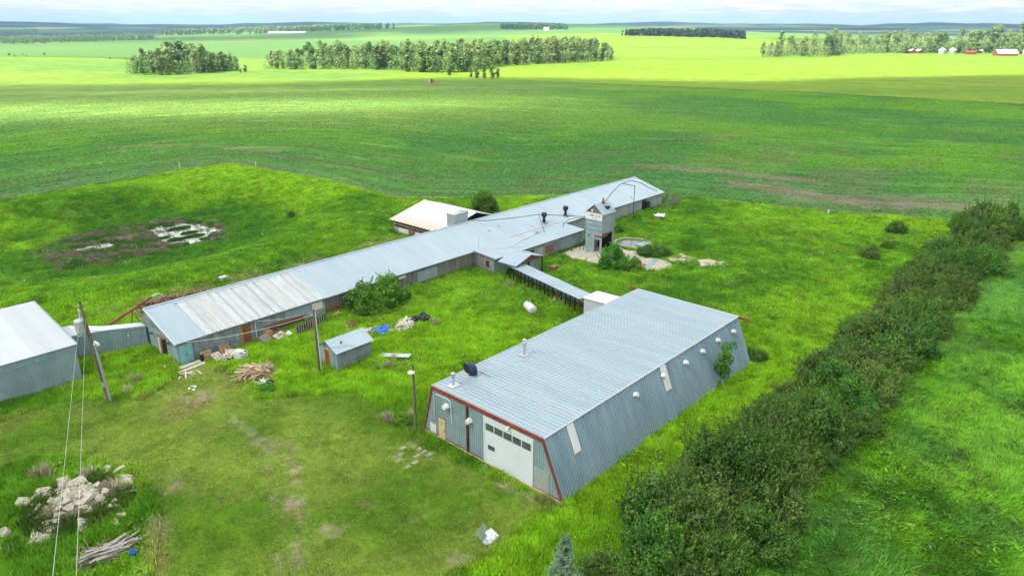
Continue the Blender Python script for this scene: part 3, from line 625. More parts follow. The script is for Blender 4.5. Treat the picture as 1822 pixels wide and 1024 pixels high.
# ------------------------------------------------------------------ long livestock barn
Bn = thing('long_barn', 'very long low barn with grey metal roof and weathered board walls', 'barn', (0, 0, 0))
BU0, BU1 = 26.9, 125.6; EV, EZ = 72.31, 2.42; RV, RZ = 79.56, 4.60; FV, FZ = 81.5, 3.78
def roofz(v): return EZ + (v - EV) * (RZ - EZ) / (RV - EV) if v >= EV else 2.42 - (EV - v) * .075
# wall bodies (solid cores)
core = MB()
def gable_core(mb, u0, u1, v0, v1, z0, drop=.12):
    pts = [(v0, z0), (v1, z0), (v1, FZ - drop), (RV, RZ - drop), (v0, roofz(v0) - drop)]
    V = [(u0, a, b) for a, b in pts] + [(u1, a, b) for a, b in pts]; n = len(pts)
    mb.add(V, [tuple(range(n))[::-1], tuple(range(n, 2 * n))] + [(i, (i + 1) % n, n + (i + 1) % n, n + i) for i in range(n)])
gable_core(core, BU0 + .3, BU1 - .4, EV + .32, FV - .15, -.6)
part('wall', core, M['grey_board'], Bn)
core = MB(); core.hexa([(71.6, 68.4, -.7), (93.2, 68.4, -.7), (93.2, EV + .3, -.7), (71.6, EV + .3, -.7)], [(71.6, 68.4, 1.95), (93.2, 68.4, 1.95), (93.2, EV + .3, 2.28), (71.6, EV + .3, 2.28)])
part('wing_wall', core, M['old_metal'], Bn)
# roof: ribbed sheets side by side
slope = np.array([0, RV - EV, RZ - EZ]); sl_len = np.linalg.norm(slope); slope /= sl_len; nrm = np.cross((1, 0, 0), slope)
nP = 108; pw = (BU1 - BU0) / nP
rp_ = MB().sheet((0, EV, EZ), (1, 0, 0), slope, nrm, pw, 0, sl_len, 3, .018, .014, .03).mesh('roof_panel', M['galv_roof'])
for k in range(nP): ob('roof_panel', rp_, Bn, (BU0 + k * pw, 0, (.003 if k % 2 else 0)))
fs = np.array([0, FV - RV, FZ - RZ]); fl = np.linalg.norm(fs); fs /= fl; fn = -np.cross((1, 0, 0), fs)
part('back_roof', MB().sheet((BU0, RV, RZ), (1, 0, 0), fs, fn, BU1 - BU0, 0, fl + .3, 200, .018, .014, .03), M['galv_roof'], Bn)
part('ridge_cap', MB().add([(BU0, RV - .22, RZ + .005), (BU1, RV - .22, RZ + .005), (BU1, RV, RZ + .09), (BU0, RV, RZ + .09), (BU1, RV + .2, RZ + .0), (BU0, RV + .2, RZ + .0)], [(0, 1, 2, 3), (3, 2, 4, 5)]), M['galv_roof'], Bn)
# shallower roof of the middle wing
ws = np.array([0, EV + .5 - 67.95, .36]); wl = np.linalg.norm(ws); ws /= wl; wn = np.cross((1, 0, 0), ws)
wp = MB().sheet((0, 67.95, 2.18), (1, 0, 0), ws, wn, .9, 0, wl, 3, .018, .014, .03).mesh('wing_roof_panel', M['galv_roof'])
for k in range(24): ob('wing_roof_panel', wp, Bn, (71.45 + .9 * k, 0, (.003 if k % 2 else 0)))
part('barge_board', MB().beam((71.4, EV + .3, 2.46), (71.4, 67.9, 2.1), .06, .2), M['old_wood'], Bn)
part('eave_board', MB().beam((BU0, EV + .02, EZ - .07), (71.4, EV + .02, EZ - .07), .06, .14), M['old_wood'], Bn)
part('eave_board', MB().beam((93.1, EV + .02, EZ - .07), (BU1, EV + .02, EZ - .07), .06, .14), M['old_wood'], Bn)
part('eave_board', MB().beam((71.45, 68.0, 2.1), (93, 68.0, 2.1), .06, .14), M['old_wood'], Bn)
part('barge_board', MB().beam((BU0 - .02, EV, EZ - .07), (BU0 - .02, RV, RZ - .07), .05, .16), M['white'], Bn)
part('barge_board', MB().beam((BU0 - .02, RV, RZ - .07), (BU0 - .02, FV + .2, FZ - .15), .05, .16), M['old_wood'], Bn)
# white overlaid sheets on the near end
wsh = MB().sheet((0, EV - .06, EZ - .02), (1, 0, 0), slope, nrm, .89, 0, sl_len - .42, 2, .10, .02, .05).mesh('white_roof_sheet', M['white_sheet'])
for k in range(16): ob('white_roof_sheet', wsh, Bn, (30.2 + k * .943, 0, .055 + (.012 if k % 2 else 0) + random.uniform(0, .008)), rot=(0, 0, random.uniform(-.0015, .0015)))
part('flashing_strip', MB().beam((30.0, RV - .62, RZ - .12), (45.4, RV - .62, RZ - .12), .3, .06), M['galv_roof'], Bn)
part('roof_seam', MB().beam((80.5, 73.1, 2.70), (93.0, 73.0, 2.67), .16, .03), M['beige'], Bn); part('roof_seam', MB().beam((76.5, 70.0, 2.36), (86.5, 72.0, 2.53), .10, .03), M['old_metal'], Bn); part('roof_seam', MB().beam((74.6, 70.9, 2.43), (79.8, 68.1, 2.22), .10, .03), M['old_metal'], Bn)
# board siding of the courtyard wall
WV = EV + .30
def board(u0, u1, z0, z1, mt, v=WV, d=.03, nm='wall_board'): return part(nm, MB().box(u0, u1, v - d, v + .005, z0, z1), mt, Bn)
bshare = {}
def vert_boards(u0, u1, z0, z1, w, mt, v):
    u_ = u0
    while u_ < u1 - .02:
        ww = min(w, u1 - u_); key = (round(ww, 3), z0, z1, v, mt.name)
        if key not in bshare: bshare[key] = MB().box(0, ww - .02, v - .03, v + .005, z0, z1).mesh('wall_board', mt)
        ob('wall_board', bshare[key], Bn, (u_, random.uniform(-.012, 0), random.uniform(-.02, 0))); u_ += w
vert_boards(51, 71.2, -.4, 2.2, .62, M['old_wood'], WV); vert_boards(45.6, 51, -.3, 2.2, .5, M['old_wood'], WV)
vert_boards(94, 125.2, -.4, 2.15, .9, M['old_metal'], WV)
for k in range(5): board(28.95, 45.5, -.2 + k * .48, .26 + k * .48, M['grey_board'])
board(28.95, 45.5, -.55, -.22, M['conc'], d=.08, nm='foundation')
board(45.6, 93, -.6, -.3, M['conc'], d=.05, nm='foundation') if False else None
vert_boards(72.0, 93.0, -.6, 1.85, .85, M['old_metal'], 68.38)
# wing end wall (faces the yard entrance)
for k in range(6): part('wall_board', MB().box(71.56, 71.6, 68.42 + k * .66, 69.06 + k * .66, -.5, 2.0 + k * .05), M['old_wood'] if k > 1 else M['grey_board'], Bn)
wd = part('window', MB().box(71.5, 71.56, 69.35, 70.05, .55, 1.6), M['rust'], Bn); part('pane', MB().box(71.49, 71.5, 69.42, 69.68, .62, 1.52).box(71.49, 71.5, 69.74, 69.98, .62, 1.52), M['dark'], wd)
wd = part('window', MB().box(79.6, 80.4, 68.3, 68.36, .35, 1.5), M['rust'], Bn); part('pane', MB().box(79.68, 79.96, 68.29, 68.3, .42, 1.42).box(80.04, 80.32, 68.29, 68.3, .42, 1.42), M['dark'], wd)
# stained patches of other boards on the wing
for a, b, c, d, m_ in ((83.2, 85.2, .2, 1.4, 'rust'), (85.3, 87.0, -.2, 1.6, 'grey_board'), (88, 91.5, -.3, 1.0, 'side_metal'), (81.2, 82.6, -.3, 1.5, 'galv')): board(a, b, c, d, M[m_], 68.33, .02, 'patch_board')
part('brace_pole', MB().beam((87.4, 68.1, 2.0), (84.6, 67.6, -.3), .1, .1), M['old_wood'], Bn)
# pale metal sheets and dark bays of the courtyard wall
board(36.9, 39.9, 1.35, 2.2, M['grey_board'], WV - .03); board(40.0, 43.8, 1.25, 2.2, M['wall_metal'], WV - .03, nm='metal_sheet'); board(43.9, 45.4, .1, 1.5, M['galv'], WV - .03, nm='metal_sheet')
board(43.6, 45.1, 1.2, 2.15, M['white'], WV - .1, nm='metal_sheet'); board(37.3, 42.3, .35, .95, M['brown_paint'], WV - .03, nm='feed_opening'); board(37.0, 42.9, .98, 1.2, M['rust'], WV - .03, nm='patch_board')
board(60.5, 64.2, .4, 1.9, M['wall_metal'], WV - .03, nm='metal_sheet'); board(57.2, 58.4, 1.7, 2.1, M['white'], WV - .06, nm='metal_sheet'); board(53.4, 56.8, -.1, 1.8, M['galv'], WV - .03, nm='metal_sheet')
board(45.5, 47.6, .1, .9, M['rust'], WV - .06, nm='patch_board')
# doors
dr = part('double_door', MB().box(27.25, 28.72, WV - .08, WV + .005, -.3, 2.1), M['blue_door'], Bn)
part('door_leaf', MB().box(27.3, 27.96, WV - .11, WV - .082, -.28, 2.05), M['blue_door'], dr); part('door_leaf', MB().box(28.0, 28.66, WV - .11, WV - .082, -.28, 2.05), M['blue_door'], dr)
part('handle', MB().box(27.86, 27.9, WV - .15, WV - .112, .75, .95).box(28.06, 28.1, WV - .15, WV - .112, .75, .95), M['black'], dr)
dr = part('side_door', MB().box(34.5, 35.5, WV - .08, WV + .005, .05, 2.1), M['rust_door'], Bn); part('door_rail', MB().box(34.55, 35.45, WV - .1, WV - .082, 1.0, 1.12).box(34.55, 35.45, WV - .1, WV - .082, 1.95, 2.06).box(34.55, 35.45, WV - .1, WV - .082, .08, .2), M['rust'], dr)
part('door_frame', MB().box(34.1, 34.24, WV - .16, WV - .03, .0, 2.2).box(34.32, 34.44, WV - .2, WV - .03, 0, 2.2), M['pallet'], Bn)
part('downpipe', MB().tube([(36.05, WV - .25, 2.3), (36.05, WV - .15, 1.9), (36.1, WV - .12, .1)], .05, 8), M['white'], Bn)
dr = part('end_door', MB().box(BU0 + .2, BU0 + .3, 75.35, 76.9, -.5, 2.05), M['dark'], Bn)
part('door_leaf', MB().box(BU0 + .02, BU0 + .14, 76.0, 76.35, -.4, 2.2), M['rust'], dr); part('door_leaf', MB().box(BU0 - .0, BU0 + .12, 76.5, 76.85, -.4, 1.9), M['white'], dr); part('door_track', MB().box(BU0 - .02, BU0 + .16, 75.2, 77.0, 2.1, 2.25), M['rust'], dr)
part('end_lamp', MB().lathe([(.1, 0), (.22, -.12), (.2, -.16)], 10, (BU0 + .02, 78.6, 2.0)), M['black'], Bn); part('end_lamp', MB().lathe([(.1, 0), (.22, -.12), (.2, -.16)], 10, (BU0 + .02, 74.35, 2.05)), M['black'], Bn)
for k in range(4): part('gable_board', MB().box(BU0 + .26, BU0 + .3, WV + .05, FV - .2, -.5 + k * .72, .2 + k * .72) if k < 3 else MB().box(BU0 + .26, BU0 + .3, 74.6, 81.2, 1.66, 2.38), M['wall_metal'], Bn)
# big fans in the far bays
for uu in (95.2, 119.5): part('exhaust_fan', MB().tube([(uu, WV - .45, 1.0), (uu, WV - .02, 1.0)], .68, 18), M['black'], Bn)
part('bay_opening', MB().box(117.6, 121.8, WV - .034, WV + .02, -.3, 2.1), M['dark'], Bn)
# roof fittings of the barn
for vu, vv in ((89.78, 74.15), (95.68, 74.24)):
    b_ = roofz(vv); pe = part('turbine_vent', MB().lathe([(.36, 0), (.36, .18), (.24, .26), (.24, 1.0), (.40, 1.02), (.46, 1.1), (.46, 1.6), (.40, 1.68), (.1, 1.72)], 16, (vu, vv, b_ - .02)), M['black'], Bn)
    part('flashing', MB().beam((vu - .5, vv - .1, b_ + .01), (vu + .5, vv - .1, b_ + .01), 1.0, .05), M['galv'], pe)
pe = part('roof_cowl', MB().lathe([(.14, 0), (.14, .5), (.3, .55), (.3, .75), (.05, .9)], 12, (84.7, 71.4, 2.35)), M['galv'], Bn); part('flashing', MB().box(84.2, 85.2, 71.0, 71.8, 2.38, 2.44), M['white'], pe)
pe = part('roof_box', MB().box(74.6, 77.7, 80.0, 81.6, 4.1, 6.05), M['galv'], Bn); part('lid', MB().box(74.5, 77.8, 79.9, 81.7, 6.05, 6.12), M['white_roof'], pe)
pe = part('television_aerial', MB().tube([(72.3, 72.35, 2.4), (72.3, 72.35, 4.3)], .035, 6), M['galv'], Bn)
part('rod', MB().tube([(72.0, 72.0, 4.1), (72.6, 72.7, 4.1)], .02, 5).tube([(72.1, 72.5, 3.8), (72.5, 72.2, 3.8)], .02, 5).tube([(72.15, 72.1, 4.3), (72.45, 72.6, 4.3)], .02, 5), M['galv'], pe)
for a, b in ((78.2, 75.9), (80.9, 76.3), (108.2, 74.0), (115.4, 73.6)): part('roof_cap', MB().lathe([(.09, 0), (.09, .22), (.16, .24), (.03, .34)], 8, (a, b, roofz(b))), M['galv'], Bn)

# feed pipe carried over the barn roof
Fp = thing('feed_auger_pipe', 'thin dark feed pipe running over the long barn roof to the tower', 'pipe', (0, 0, 0))
part('pipe', MB().tube([(76.3, 80.5, 6.3), (76.8, 79.2, 6.45), (77.2, 78.6, 5.0), (79, 77.5, 4.75), (84, 75.6, 4.6), (88, 73.9, 4.7), (90.1, 65.9, 5.3)], .055, 6), M['black'], Fp)
part('pipe', MB().tube([(91.0, 71.0, 3.0), (90.8, 69.5, 4.2), (90.2, 65.6, 5.2)], .045, 6), M['black'], Fp)
part('support', MB().beam((88, 73.9, 4.7), (86.4, 71.2, 2.35), .06, .06), M['black'], Fp); part('support', MB().beam((91, 71, 3.2), (91, 71, 2.3), .06, .06), M['black'], Fp)
Fp = thing('feed_auger_pipe', 'thin curved feed pipe on a tall post from tower to far barn end', 'pipe', (0, 0, 0))
part('pipe', MB().tube([(93, 64.4, 7.2), (98, 66.3, 7.9), (103.5, 68.4, 8.1), (108.5, 69.6, 7.8), (114, 71, 6.4), (120, 72.6, 4.2), (124, 73.2, 2.9)], .06, 6), M['black'], Fp)
q_ = at(1126, 390); part('post', MB().tube([(q_[0], q_[1], q_[2] - .2), (q_[0], q_[1], 6.2), (104.3, 68.6, 8.05)], .06, 6), M['black'], Fp)

# ------------------------------------------------------------------ feed mill tower
TB = -.35
T = thing('mill_tower', 'tall narrow grey metal feed mill tower with faded white sign and open base', 'tower', (0, 0, 0))
a0, a1, b0, b1 = 90.17, 93.55, 62.6, 65.75; tz, ta = 6.15, 7.55; bm = (b0 + b1) / 2
tw = MB(); tw.box(a0 + .05, a1 - .05, b0 + .05, b1 - .05, 2.9, tz)
tw.add([(a0 + .05, b0 + .05, tz), (a0 + .05, b1 - .05, tz), (a0 + .05, bm, ta - .05), (a1 - .05, b0 + .05, tz), (a1 - .05, b1 - .05, tz), (a1 - .05, bm, ta - .05)], [(0, 2, 1), (3, 4, 5), (0, 3, 5, 2), (2, 5, 4, 1)])
part('upper_body', tw, M['old_wood'], T)
for k in range(5): part('front_sheet', MB().box(a0 - .03 + .005 * k, a0 + .05, b0, b1, 5.0 - (k + 1) * .78 + 0.0, 5.0 - k * .78 - .11) if k < 3 else MB().box(a0 - .03 + .005 * k, a0 + .05, 64.0, b1, 5.0 - (k + 1) * .78, 5.0 - k * .78 - .11), M['wall_metal'], T)
for k in range(3): part('front_sheet', MB().box(a0 - .02, a0 + .05, 64.0, b1, 1.06 - (k + 1) * .47, 1.06 - k * .47 - .03), M['wall_metal'], T)
part('left_wall', MB().box(a0 + .05, a1 - .05, b1 - .06, b1, TB, 3.0), M['old_metal'], T); part('back_wall', MB().box(a1 - .1, a1 - .05, b0 + .1, b1 - .1, TB, 3.0), M['dark'], T)
part('front_wall', MB().box(a0 + .05, a0 + .1, 64.0, b1 - .06, TB, 3.0), M['old_metal'], T); part('door_frame', MB().box(a0, a0 + .12, b0, b0 + .35, TB, 2.3).box(a0, a0 + .12, b0 + .35, 63.95, 1.95, 2.3), M['wall_metal'], T)
part('rusty_lintel', MB().box(a0 + .0, a0 + .06, b0 + .05, 64.0, 2.32, 2.9), M['rust'], T)
part('corner_post', MB().box(a1 - .3, a1, b0, b0 + .2, TB, 3.0), M['wall_metal'], T)
part('hopper', MB().hexa([(91.2, 63.4, 1.9), (92.6, 63.4, 1.9), (92.6, 64.9, 1.9), (91.2, 64.9, 1.9)], [(90.4, 62.75, 2.95), (93.3, 62.75, 2.95), (93.3, 65.5, 2.95), (90.4, 65.5, 2.95)]), M['rust'], T)
wsd = MB().sheet((0, 0, 0), (1, 0, 0), up, (0, -1, 0), .84, 3.0, tz - .02, 3, .03, .012, .04).mesh('side_sheet', M['old_metal'])
for k in range(4): ob('side_sheet', wsd, T, (a0 + .02 + k * .84, b0 + .04, 0))
part('rusty_edge', MB().box(a0, a1, b0 - .02, b0 + .03, 2.8, 3.02), M['rust'], T)
for s_ in (-1, 1):
    e0 = np.array([a0 - .15, bm + s_ * (b1 - bm + .15), tz - .06]); d_ = np.array([0, bm, ta]) - np.array([0, e0[1], e0[2]]); ln = np.linalg.norm(d_); d_ /= ln
    N_ = np.cross((1, 0, 0), d_) * (-s_)
    if N_[2] < 0: N_ = -N_
    part('roof_slope', MB().sheet(e0, (1, 0, 0), d_, N_, a1 - a0 + .3, 0, ln, 8, .02, .02, .03), M['wall_metal'], T)
part('ladder_rail', MB().tube([(92.7, b0 - .1, 2.8), (92.7, b0 - .1, 7.2), (92.7, b0 + .3, 7.6), (92.7, b0 + .7, 7.3)], .03, 6).tube([(93.2, b0 - .1, 2.8), (93.2, b0 - .1, 7.2), (93.2, b0 + .3, 7.6), (93.2, b0 + .7, 7.3)], .03, 6), M['galv'], T)
part('ladder_rung', MB().tube([(92.7, b0 - .1, 3.2), (93.2, b0 - .1, 3.2)], .02, 5), M['galv'], T, kind=None)
lr = MB(); [lr.tube([(92.7, b0 - .1, 3.55 + .35 * k), (93.2, b0 - .1, 3.55 + .35 * k)], .02, 5) for k in range(10)]; part('ladder_rungs', lr, M['galv'], T, kind='stuff')
part('distributor_head', MB().lathe([(.25, 0), (.3, .3), (.15, .7), (.15, .95)], 10, (92.2, 64.0, 7.3)), M['rust'], T); part('roof_hatch', MB().box(91.9, 92.6, 62.9, 63.5, 6.75, 7.1), M['black'], T)
part('small_window', MB().box(a0 - .03, a0, 64.95, 65.2, 2.2, 2.5), M['dark'], T); part('gable_lamp', MB().box(a0 - .1, a0 + .04, 64.45, 64.75, 6.35, 6.75), M['white'], T)
part('brace', MB().beam((93.6, b0, 1.2), (94.6, b0 - .8, -.3), .08, .08), M['white'], T)
sg = part('sign_board', MB().box(a0 - .10, a0 - .03, b0, b1 + .12, 5.05, 6.2), M['white'], T)
# two rows of worn letter strokes, unreadable in the photograph
random.seed(5)
for row, (zz, hh, c0, c1) in enumerate(((5.78, .24, 63.0, 64.9), (5.35, .2, 62.75, 64.4))):
    c = c0
    while c < c1:
        m_ = MB(); w_ = random.choice([.05, .12, .2]); m_.box(a0 - .108, a0 - .102, c, c + w_ * .35, zz - hh / 2, zz + hh / 2)
        if w_ > .05: m_.box(a0 - .108, a0 - .102, c + w_ * .35, c + w_, zz + random.choice([-.5, -.05, .3]) * hh, zz + hh / 2)
        part('letter_stroke', m_, M['grey_board'] if random.random() < .4 else M['dark'], sg); c += w_ + random.uniform(.08, .16)
random.seed(7)

# ------------------------------------------------------------------ metal shed at the frame's edge, passage, small shed, walkway
K = thing('metal_shed', 'metal shed with flat white roof and ribbed grey wall at the yard entrance', 'shed', (0, 0, 0))
kz, kv = 3.85, 76.55; slp = .10
part('wall', MB().hexa([(-6, kv + .32, -.7), (18.95, kv + .32, -.7), (18.95, 89.2, -.7), (-6, 89.2, -.7)], [(-6, kv + .32, kz - .1), (18.95, kv + .32, kz - .1), (18.95, 89.2, kz + 12.3 * slp), (-6, 89.2, kz + 12.3 * slp)]), M['wall_metal'], K)
pn = MB().sheet((0, 0, 0), (1, 0, 0), up, (0, -1, 0), .92, -.7, kz - .75, 3, .065, .012, .08).mesh('wall_panel', M['wall_metal'])
for k in range(27): ob('wall_panel', pn, K, (18.95 - (k + 1) * .92, kv + .3, 0))
part('upper_band', MB().box(-6, 18.98, kv + .2, kv + .3, kz - .78, kz - .05), M['side_metal'], K)
pn = MB().sheet((18.97, kv + .4, 0), (0, 1, 0), up, (1, 0, 0), .92, -.7, kz - .1, 4, .055, .012, .06).mesh('wall_panel', M['wall_metal'])
for k in range(13): ob('wall_panel', pn, K, (0, k * .92, k * .05))
sv = np.array([0, 1, slp]); sv /= np.linalg.norm(sv)
pn = MB().sheet((0, kv, kz), (1, 0, 0), sv, np.cross((1, 0, 0), sv), .92, 0, 12.9, 3, .012, .02, .03).mesh('roof_panel', M['white_roof'])
for k in range(27): ob('roof_panel', pn, K, (19.15 - (k + 1) * .92, 0, 0))
part('edge_trim', MB().beam((19.17, kv - .02, kz - .0), (19.17, kv + 12.8, kz + 12.8 * slp), .06, .18), M['side_metal'], K)

Ps = thing('passage', 'narrow corrugated metal passage with white top joining metal shed and barn', 'passage', (0, 0, 0))
pth = [(19.2, 83.1), (21.2, 82.75), (23.8, 81.7), (26.95, 79.9)]
pb = [(19.2, 86.6), (21.3, 86.1), (23.6, 83.3), (26.95, 81.2)]
cr_ = MB(); tp_ = MB()
for k in range(3):
    (x0, y0), (x1, y1), (X0, Y0), (X1, Y1) = pth[k], pth[k + 1], pb[k], pb[k + 1]
    cr_.hexa([(x0, y0, -.6), (x1, y1, -.6), (X1, Y1, -.6), (X0, Y0, -.6)], [(x0, y0, 2.36), (x1, y1, 2.36), (X1, Y1, 2.36), (X0, Y0, 2.36)])
    tp_.hexa([(x0, y0 - .08, 2.37), (x1, y1 - .08, 2.37), (X1, Y1, 2.37), (X0, Y0, 2.37)], [(x0, y0 - .08, 2.46), (x1, y1 - .08, 2.46), (X1, Y1, 2.46), (X0, Y0, 2.46)])
    d_ = np.array([x1 - x0, y1 - y0, 0]); ln = np.linalg.norm(d_); d_ /= ln; n_ = max(1, round(ln / .9))
    for j in range(n_):
        m_ = MB().sheet(np.array([x0, y0, 0]) + d_ * ln * j / n_, d_, up, np.cross(d_, up), ln / n_, -.5, 2.34, 3, .06, .015, .07); part('wall_panel', m_, M['wall_metal'], Ps)
part('wall', cr_, M['wall_metal'], Ps); part('roof', tp_, M['white_roof'], Ps)
part('wall_lamp', MB().lathe([(.07, 0), (.1, .08), (.03, .14)], 8, (25.2, 80.55, 1.5)), M['white'], Ps)

H = thing('small_shed', 'small grey shed with metal gable roof and brown door beside the middle pole', 'shed', (0, 0, 0))
h0, h1, w0, w1 = 37.7, 42.2, 58.85, 62.2; hz, ha = 1.95, 2.85; hm_ = 60.6
b_ = MB(); pts = [(w0 + .1, -.25), (w1, -.25), (w1, hz), (hm_, ha - .06), (w0 + .1, hz)]
b_.add([(h0 + .1, a, b) for a, b in pts] + [(h1 - .1, a, b) for a, b in pts], [(4, 3, 2, 1, 0), (5, 6, 7, 8, 9)] + [(i, (i + 1) % 5, 5 + (i + 1) % 5, 5 + i) for i in range(5)])
part('wall', b_, M['grey_board'], H)
for k in range(5): part('wall_board', MB().box(h0 + .1, h1 - .1, w0 + .06, w0 + .1, -.2 + k * .42, .2 + k * .42), M['grey_board'], H)
for k in range(8):
    a = w0 + .12 + k * .4
    if 60.2 < a + .2 < 61.3: continue
    part('front_board', MB().box(h0 + .04, h0 + .1, a, a + .37, -.2, hz + .55 * max(0, 1 - abs(a + .2 - hm_) / 1.7)), M['wall_metal'], H)
for s_, e1 in ((-1, w0 - .2), (1, w1 + .15)):
    e0 = np.array([h0 - .2, e1, hz - .03 if s_ < 0 else hz - .0]); d_ = np.array([0, hm_ - e1, ha - e0[2]]); ln = np.linalg.norm(d_); d_ /= ln; N_ = np.cross((1, 0, 0), d_)
    if N_[2] < 0: N_ = -N_
    for k in range(5): part('roof_panel', MB().sheet(e0 + np.array([k * .98, 0, .004 * (k % 2)]), (1, 0, 0), d_, N_, .98, 0, ln, 3, .014, .018, .03), M['galv_roof'], H)
dr = part('door', MB().box(h0 + .02, h0 + .1, 60.3, 61.15, -.15, 1.75), M['rust_door'], H); part('door_frame', MB().box(h0 - .0, h0 + .1, 60.18, 60.28, -.2, 1.85).box(h0, h0 + .1, 61.17, 61.27, -.2, 1.85).box(h0, h0 + .1, 60.28, 61.17, 1.77, 1.87), M['lumber'], dr)
part('roof_pipe', MB().lathe([(.08, 0), (.08, .25), (.11, .27), (.03, .32)], 8, (38.9, 59.7, 2.35)), M['black'], H)
q_ = at(665, 640); sw_ = thing('sheet_metal_strip', 'pale sheet metal strip lying in grass behind the small shed', 'metal sheet', me=MB().sheet((0, 0, 0), (1, 0, 0), (0, 1, 0), up, .8, 0, 3.6, 3, .03, .02, .04).mesh('sheet', M['galv']), loc=(q_[0] + 1.2, q_[1] + .3, q_[2] + .32), rot=(R(4), R(3), R(-150)))

# covered walkway from the barn to the workshop
Wk = thing('covered_walkway', 'narrow covered walkway with metal roof on dark posts between barn and workshop', 'walkway', (0, 0, 0))
p0, p1 = np.array([71.0, 65.2]), np.array([66.95, 48.6]); ax = (p1 - p0) / np.linalg.norm(p1 - p0); Lw = np.linalg.norm(p1 - p0); side = np.array([-ax[1], ax[0]]); side = side if side[0] > 0 else -side
def wk(t_, s_, z_): q = p0 + ax * t_ + side * s_; return np.array([q[0], q[1], z_])
X_ = np.array([ax[0], ax[1], 0]); Y_ = np.array([side[0], side[1], .02])
for k in range(18):
    if k == 17: continue
    dw = .04 * math.sin(k * .9); nn = np.cross(Y_, X_); nn = nn if nn[2] > 0 else -nn
    m_ = MB().sheet(wk(k * Lw / 18, -.1, 1.98 + dw * .5), X_, Y_, nn, Lw / 18, 0, 2.35, 3, .02, .02, .03); part('roof_panel', m_, M['galv_roof'], Wk)
for k in range(19):
    t_ = .4 + k * (Lw - .6) / 18
    part('post', MB().beam(wk(t_, .1 + random.uniform(-.05, .05), -.5), wk(t_, .1, 1.95), .13, .13), M['brown_paint'] if k % 5 == 2 else M['dark'], Wk)
    if k % 2 == 0: part('rafter', MB().beam(wk(t_, -.05, 1.92), wk(t_, 2.2, 1.95), .08, .1), M['old_wood'], Wk)
part('beam', MB().beam(wk(0, .1, 1.88), wk(Lw, .1, 1.88), .08, .14), M['old_wood'], Wk); part('beam', MB().beam(wk(0, 2.05, 1.9), wk(Lw, 2.05, 1.9), .08, .14), M['old_wood'], Wk)
for k in range(16):
    m_ = MB().box(0, Lw / 16 - .03, -.02, .02, -.5, 1.25 + .2 * (k % 3 == 0)); o_ = part('back_sheet', m_, M['wall_metal'] if k % 4 else M['galv'], Wk, loc=tuple(wk(k * Lw / 16, 2.0, 0)), rz=math.atan2(ax[1], ax[0]))
Gp = thing('porch', 'little metal gable roof over the barn end of the covered walkway', 'porch', (0, 0, 0))
g0, g1 = 63.3, 66.8
for s_, e_, z_ in ((1, 70.65, 2.28), (-1, 76.9, 2.4)):
    d_ = np.array([73.85 - e_, 0, 3.25 - z_]); ln = np.linalg.norm(d_); d_ /= ln; N_ = np.cross(d_, (0, 1, 0)); N_ = N_ if N_[2] > 0 else -N_
    for k in range(4): part('roof_panel', MB().sheet((e_, g0 + k * .88, z_), (0, 1, 0), d_, N_, .88, 0, ln, 3, .014, .02, .03), M['galv_roof'], Gp)
for a, b in ((71.0, 63.5), (73.6, 63.5), (76.6, 63.5)): part('post', MB().box(a, a + .15, b, b + .15, -.6, 2.3), M['dark'], Gp)
part('gable_wall', MB().box(74.0, 76.5, 63.9, 64.0, -.4, 2.3), M['grey_board'], Gp); part('gable_end', MB().add([(71.2, 63.42, 2.35), (76.5, 63.42, 2.4), (73.85, 63.42, 3.15), (71.2, 63.52, 2.35), (76.5, 63.52, 2.4), (73.85, 63.52, 3.15)], [(0, 1, 2), (5, 4, 3), (0, 3, 4, 1), (1, 4, 5, 2), (2, 5, 3, 0)]), M['brown_paint'], Gp)
Eb = thing('entry_lobby', 'pale boxy lean-to lobby where the walkway meets the workshop', 'lean-to', (0, 0, 0))
part('wall', MB().box(66.6, 69.4, 43.6, 48.4, -.6, 2.55), M['white_roof'], Eb)
part('roof', MB().hexa([(66.45, 43.2, 2.72), (69.6, 43.2, 2.72), (69.6, 48.6, 2.56), (66.45, 48.6, 2.56)], [(66.45, 43.2, 2.8), (69.6, 43.2, 2.8), (69.6, 48.6, 2.66), (66.45, 48.6, 2.66)]), M['white'], Eb)
for k in range(5): part('wall_panel', MB().sheet((66.58, 43.7 + .94 * (k + 1), 0), (0, -1, 0), up, (-1, 0, 0), .94, -.6, 2.5, 3, .02, .012, .03), M['white_roof'], Eb)

# open-fronted shed behind the barn
Q = thing('open_shed', 'low open-fronted shed with rust streaked white roof behind the long barn', 'shed', (0, 0, 0))
e0 = np.array([75.0, 83.3, 2.35]); qd = np.array([8.2, 0, 2.0]); ql = np.linalg.norm(qd); qd /= ql; qn = np.cross(qd, (0, 1, 0))
qm = MB().sheet((0, 0, 0), (0, 1, 0), (1, 0, 0), up, .9, 0, ql, 1, .05, .02, .07).mesh('roof_panel', M['quonset'])
ang = math.atan2(2.0, 8.2)
for k in range(15): ob('roof_panel', qm, Q, (75.0, 83.4 + k * .9, 2.35), rot=(0, -ang, 0))
part('ridge_flashing', MB().beam((83.2, 83.3, 4.36), (83.2, 97.0, 4.36), .3, .08), M['white_roof'], Q)
part('back_roof', MB().hexa([(83.2, 83.3, 4.25), (87.5, 83.3, 3.0), (87.5, 97, 3.0), (83.2, 97, 4.25)], [(83.2, 83.3, 4.33), (87.5, 83.3, 3.08), (87.5, 97, 3.08), (83.2, 97, 4.33)]), M['white_roof'], Q)
part('back_wall', MB().box(86.9, 87.1, 83.5, 96.8, -.3, 3.0), M['old_wood'], Q)
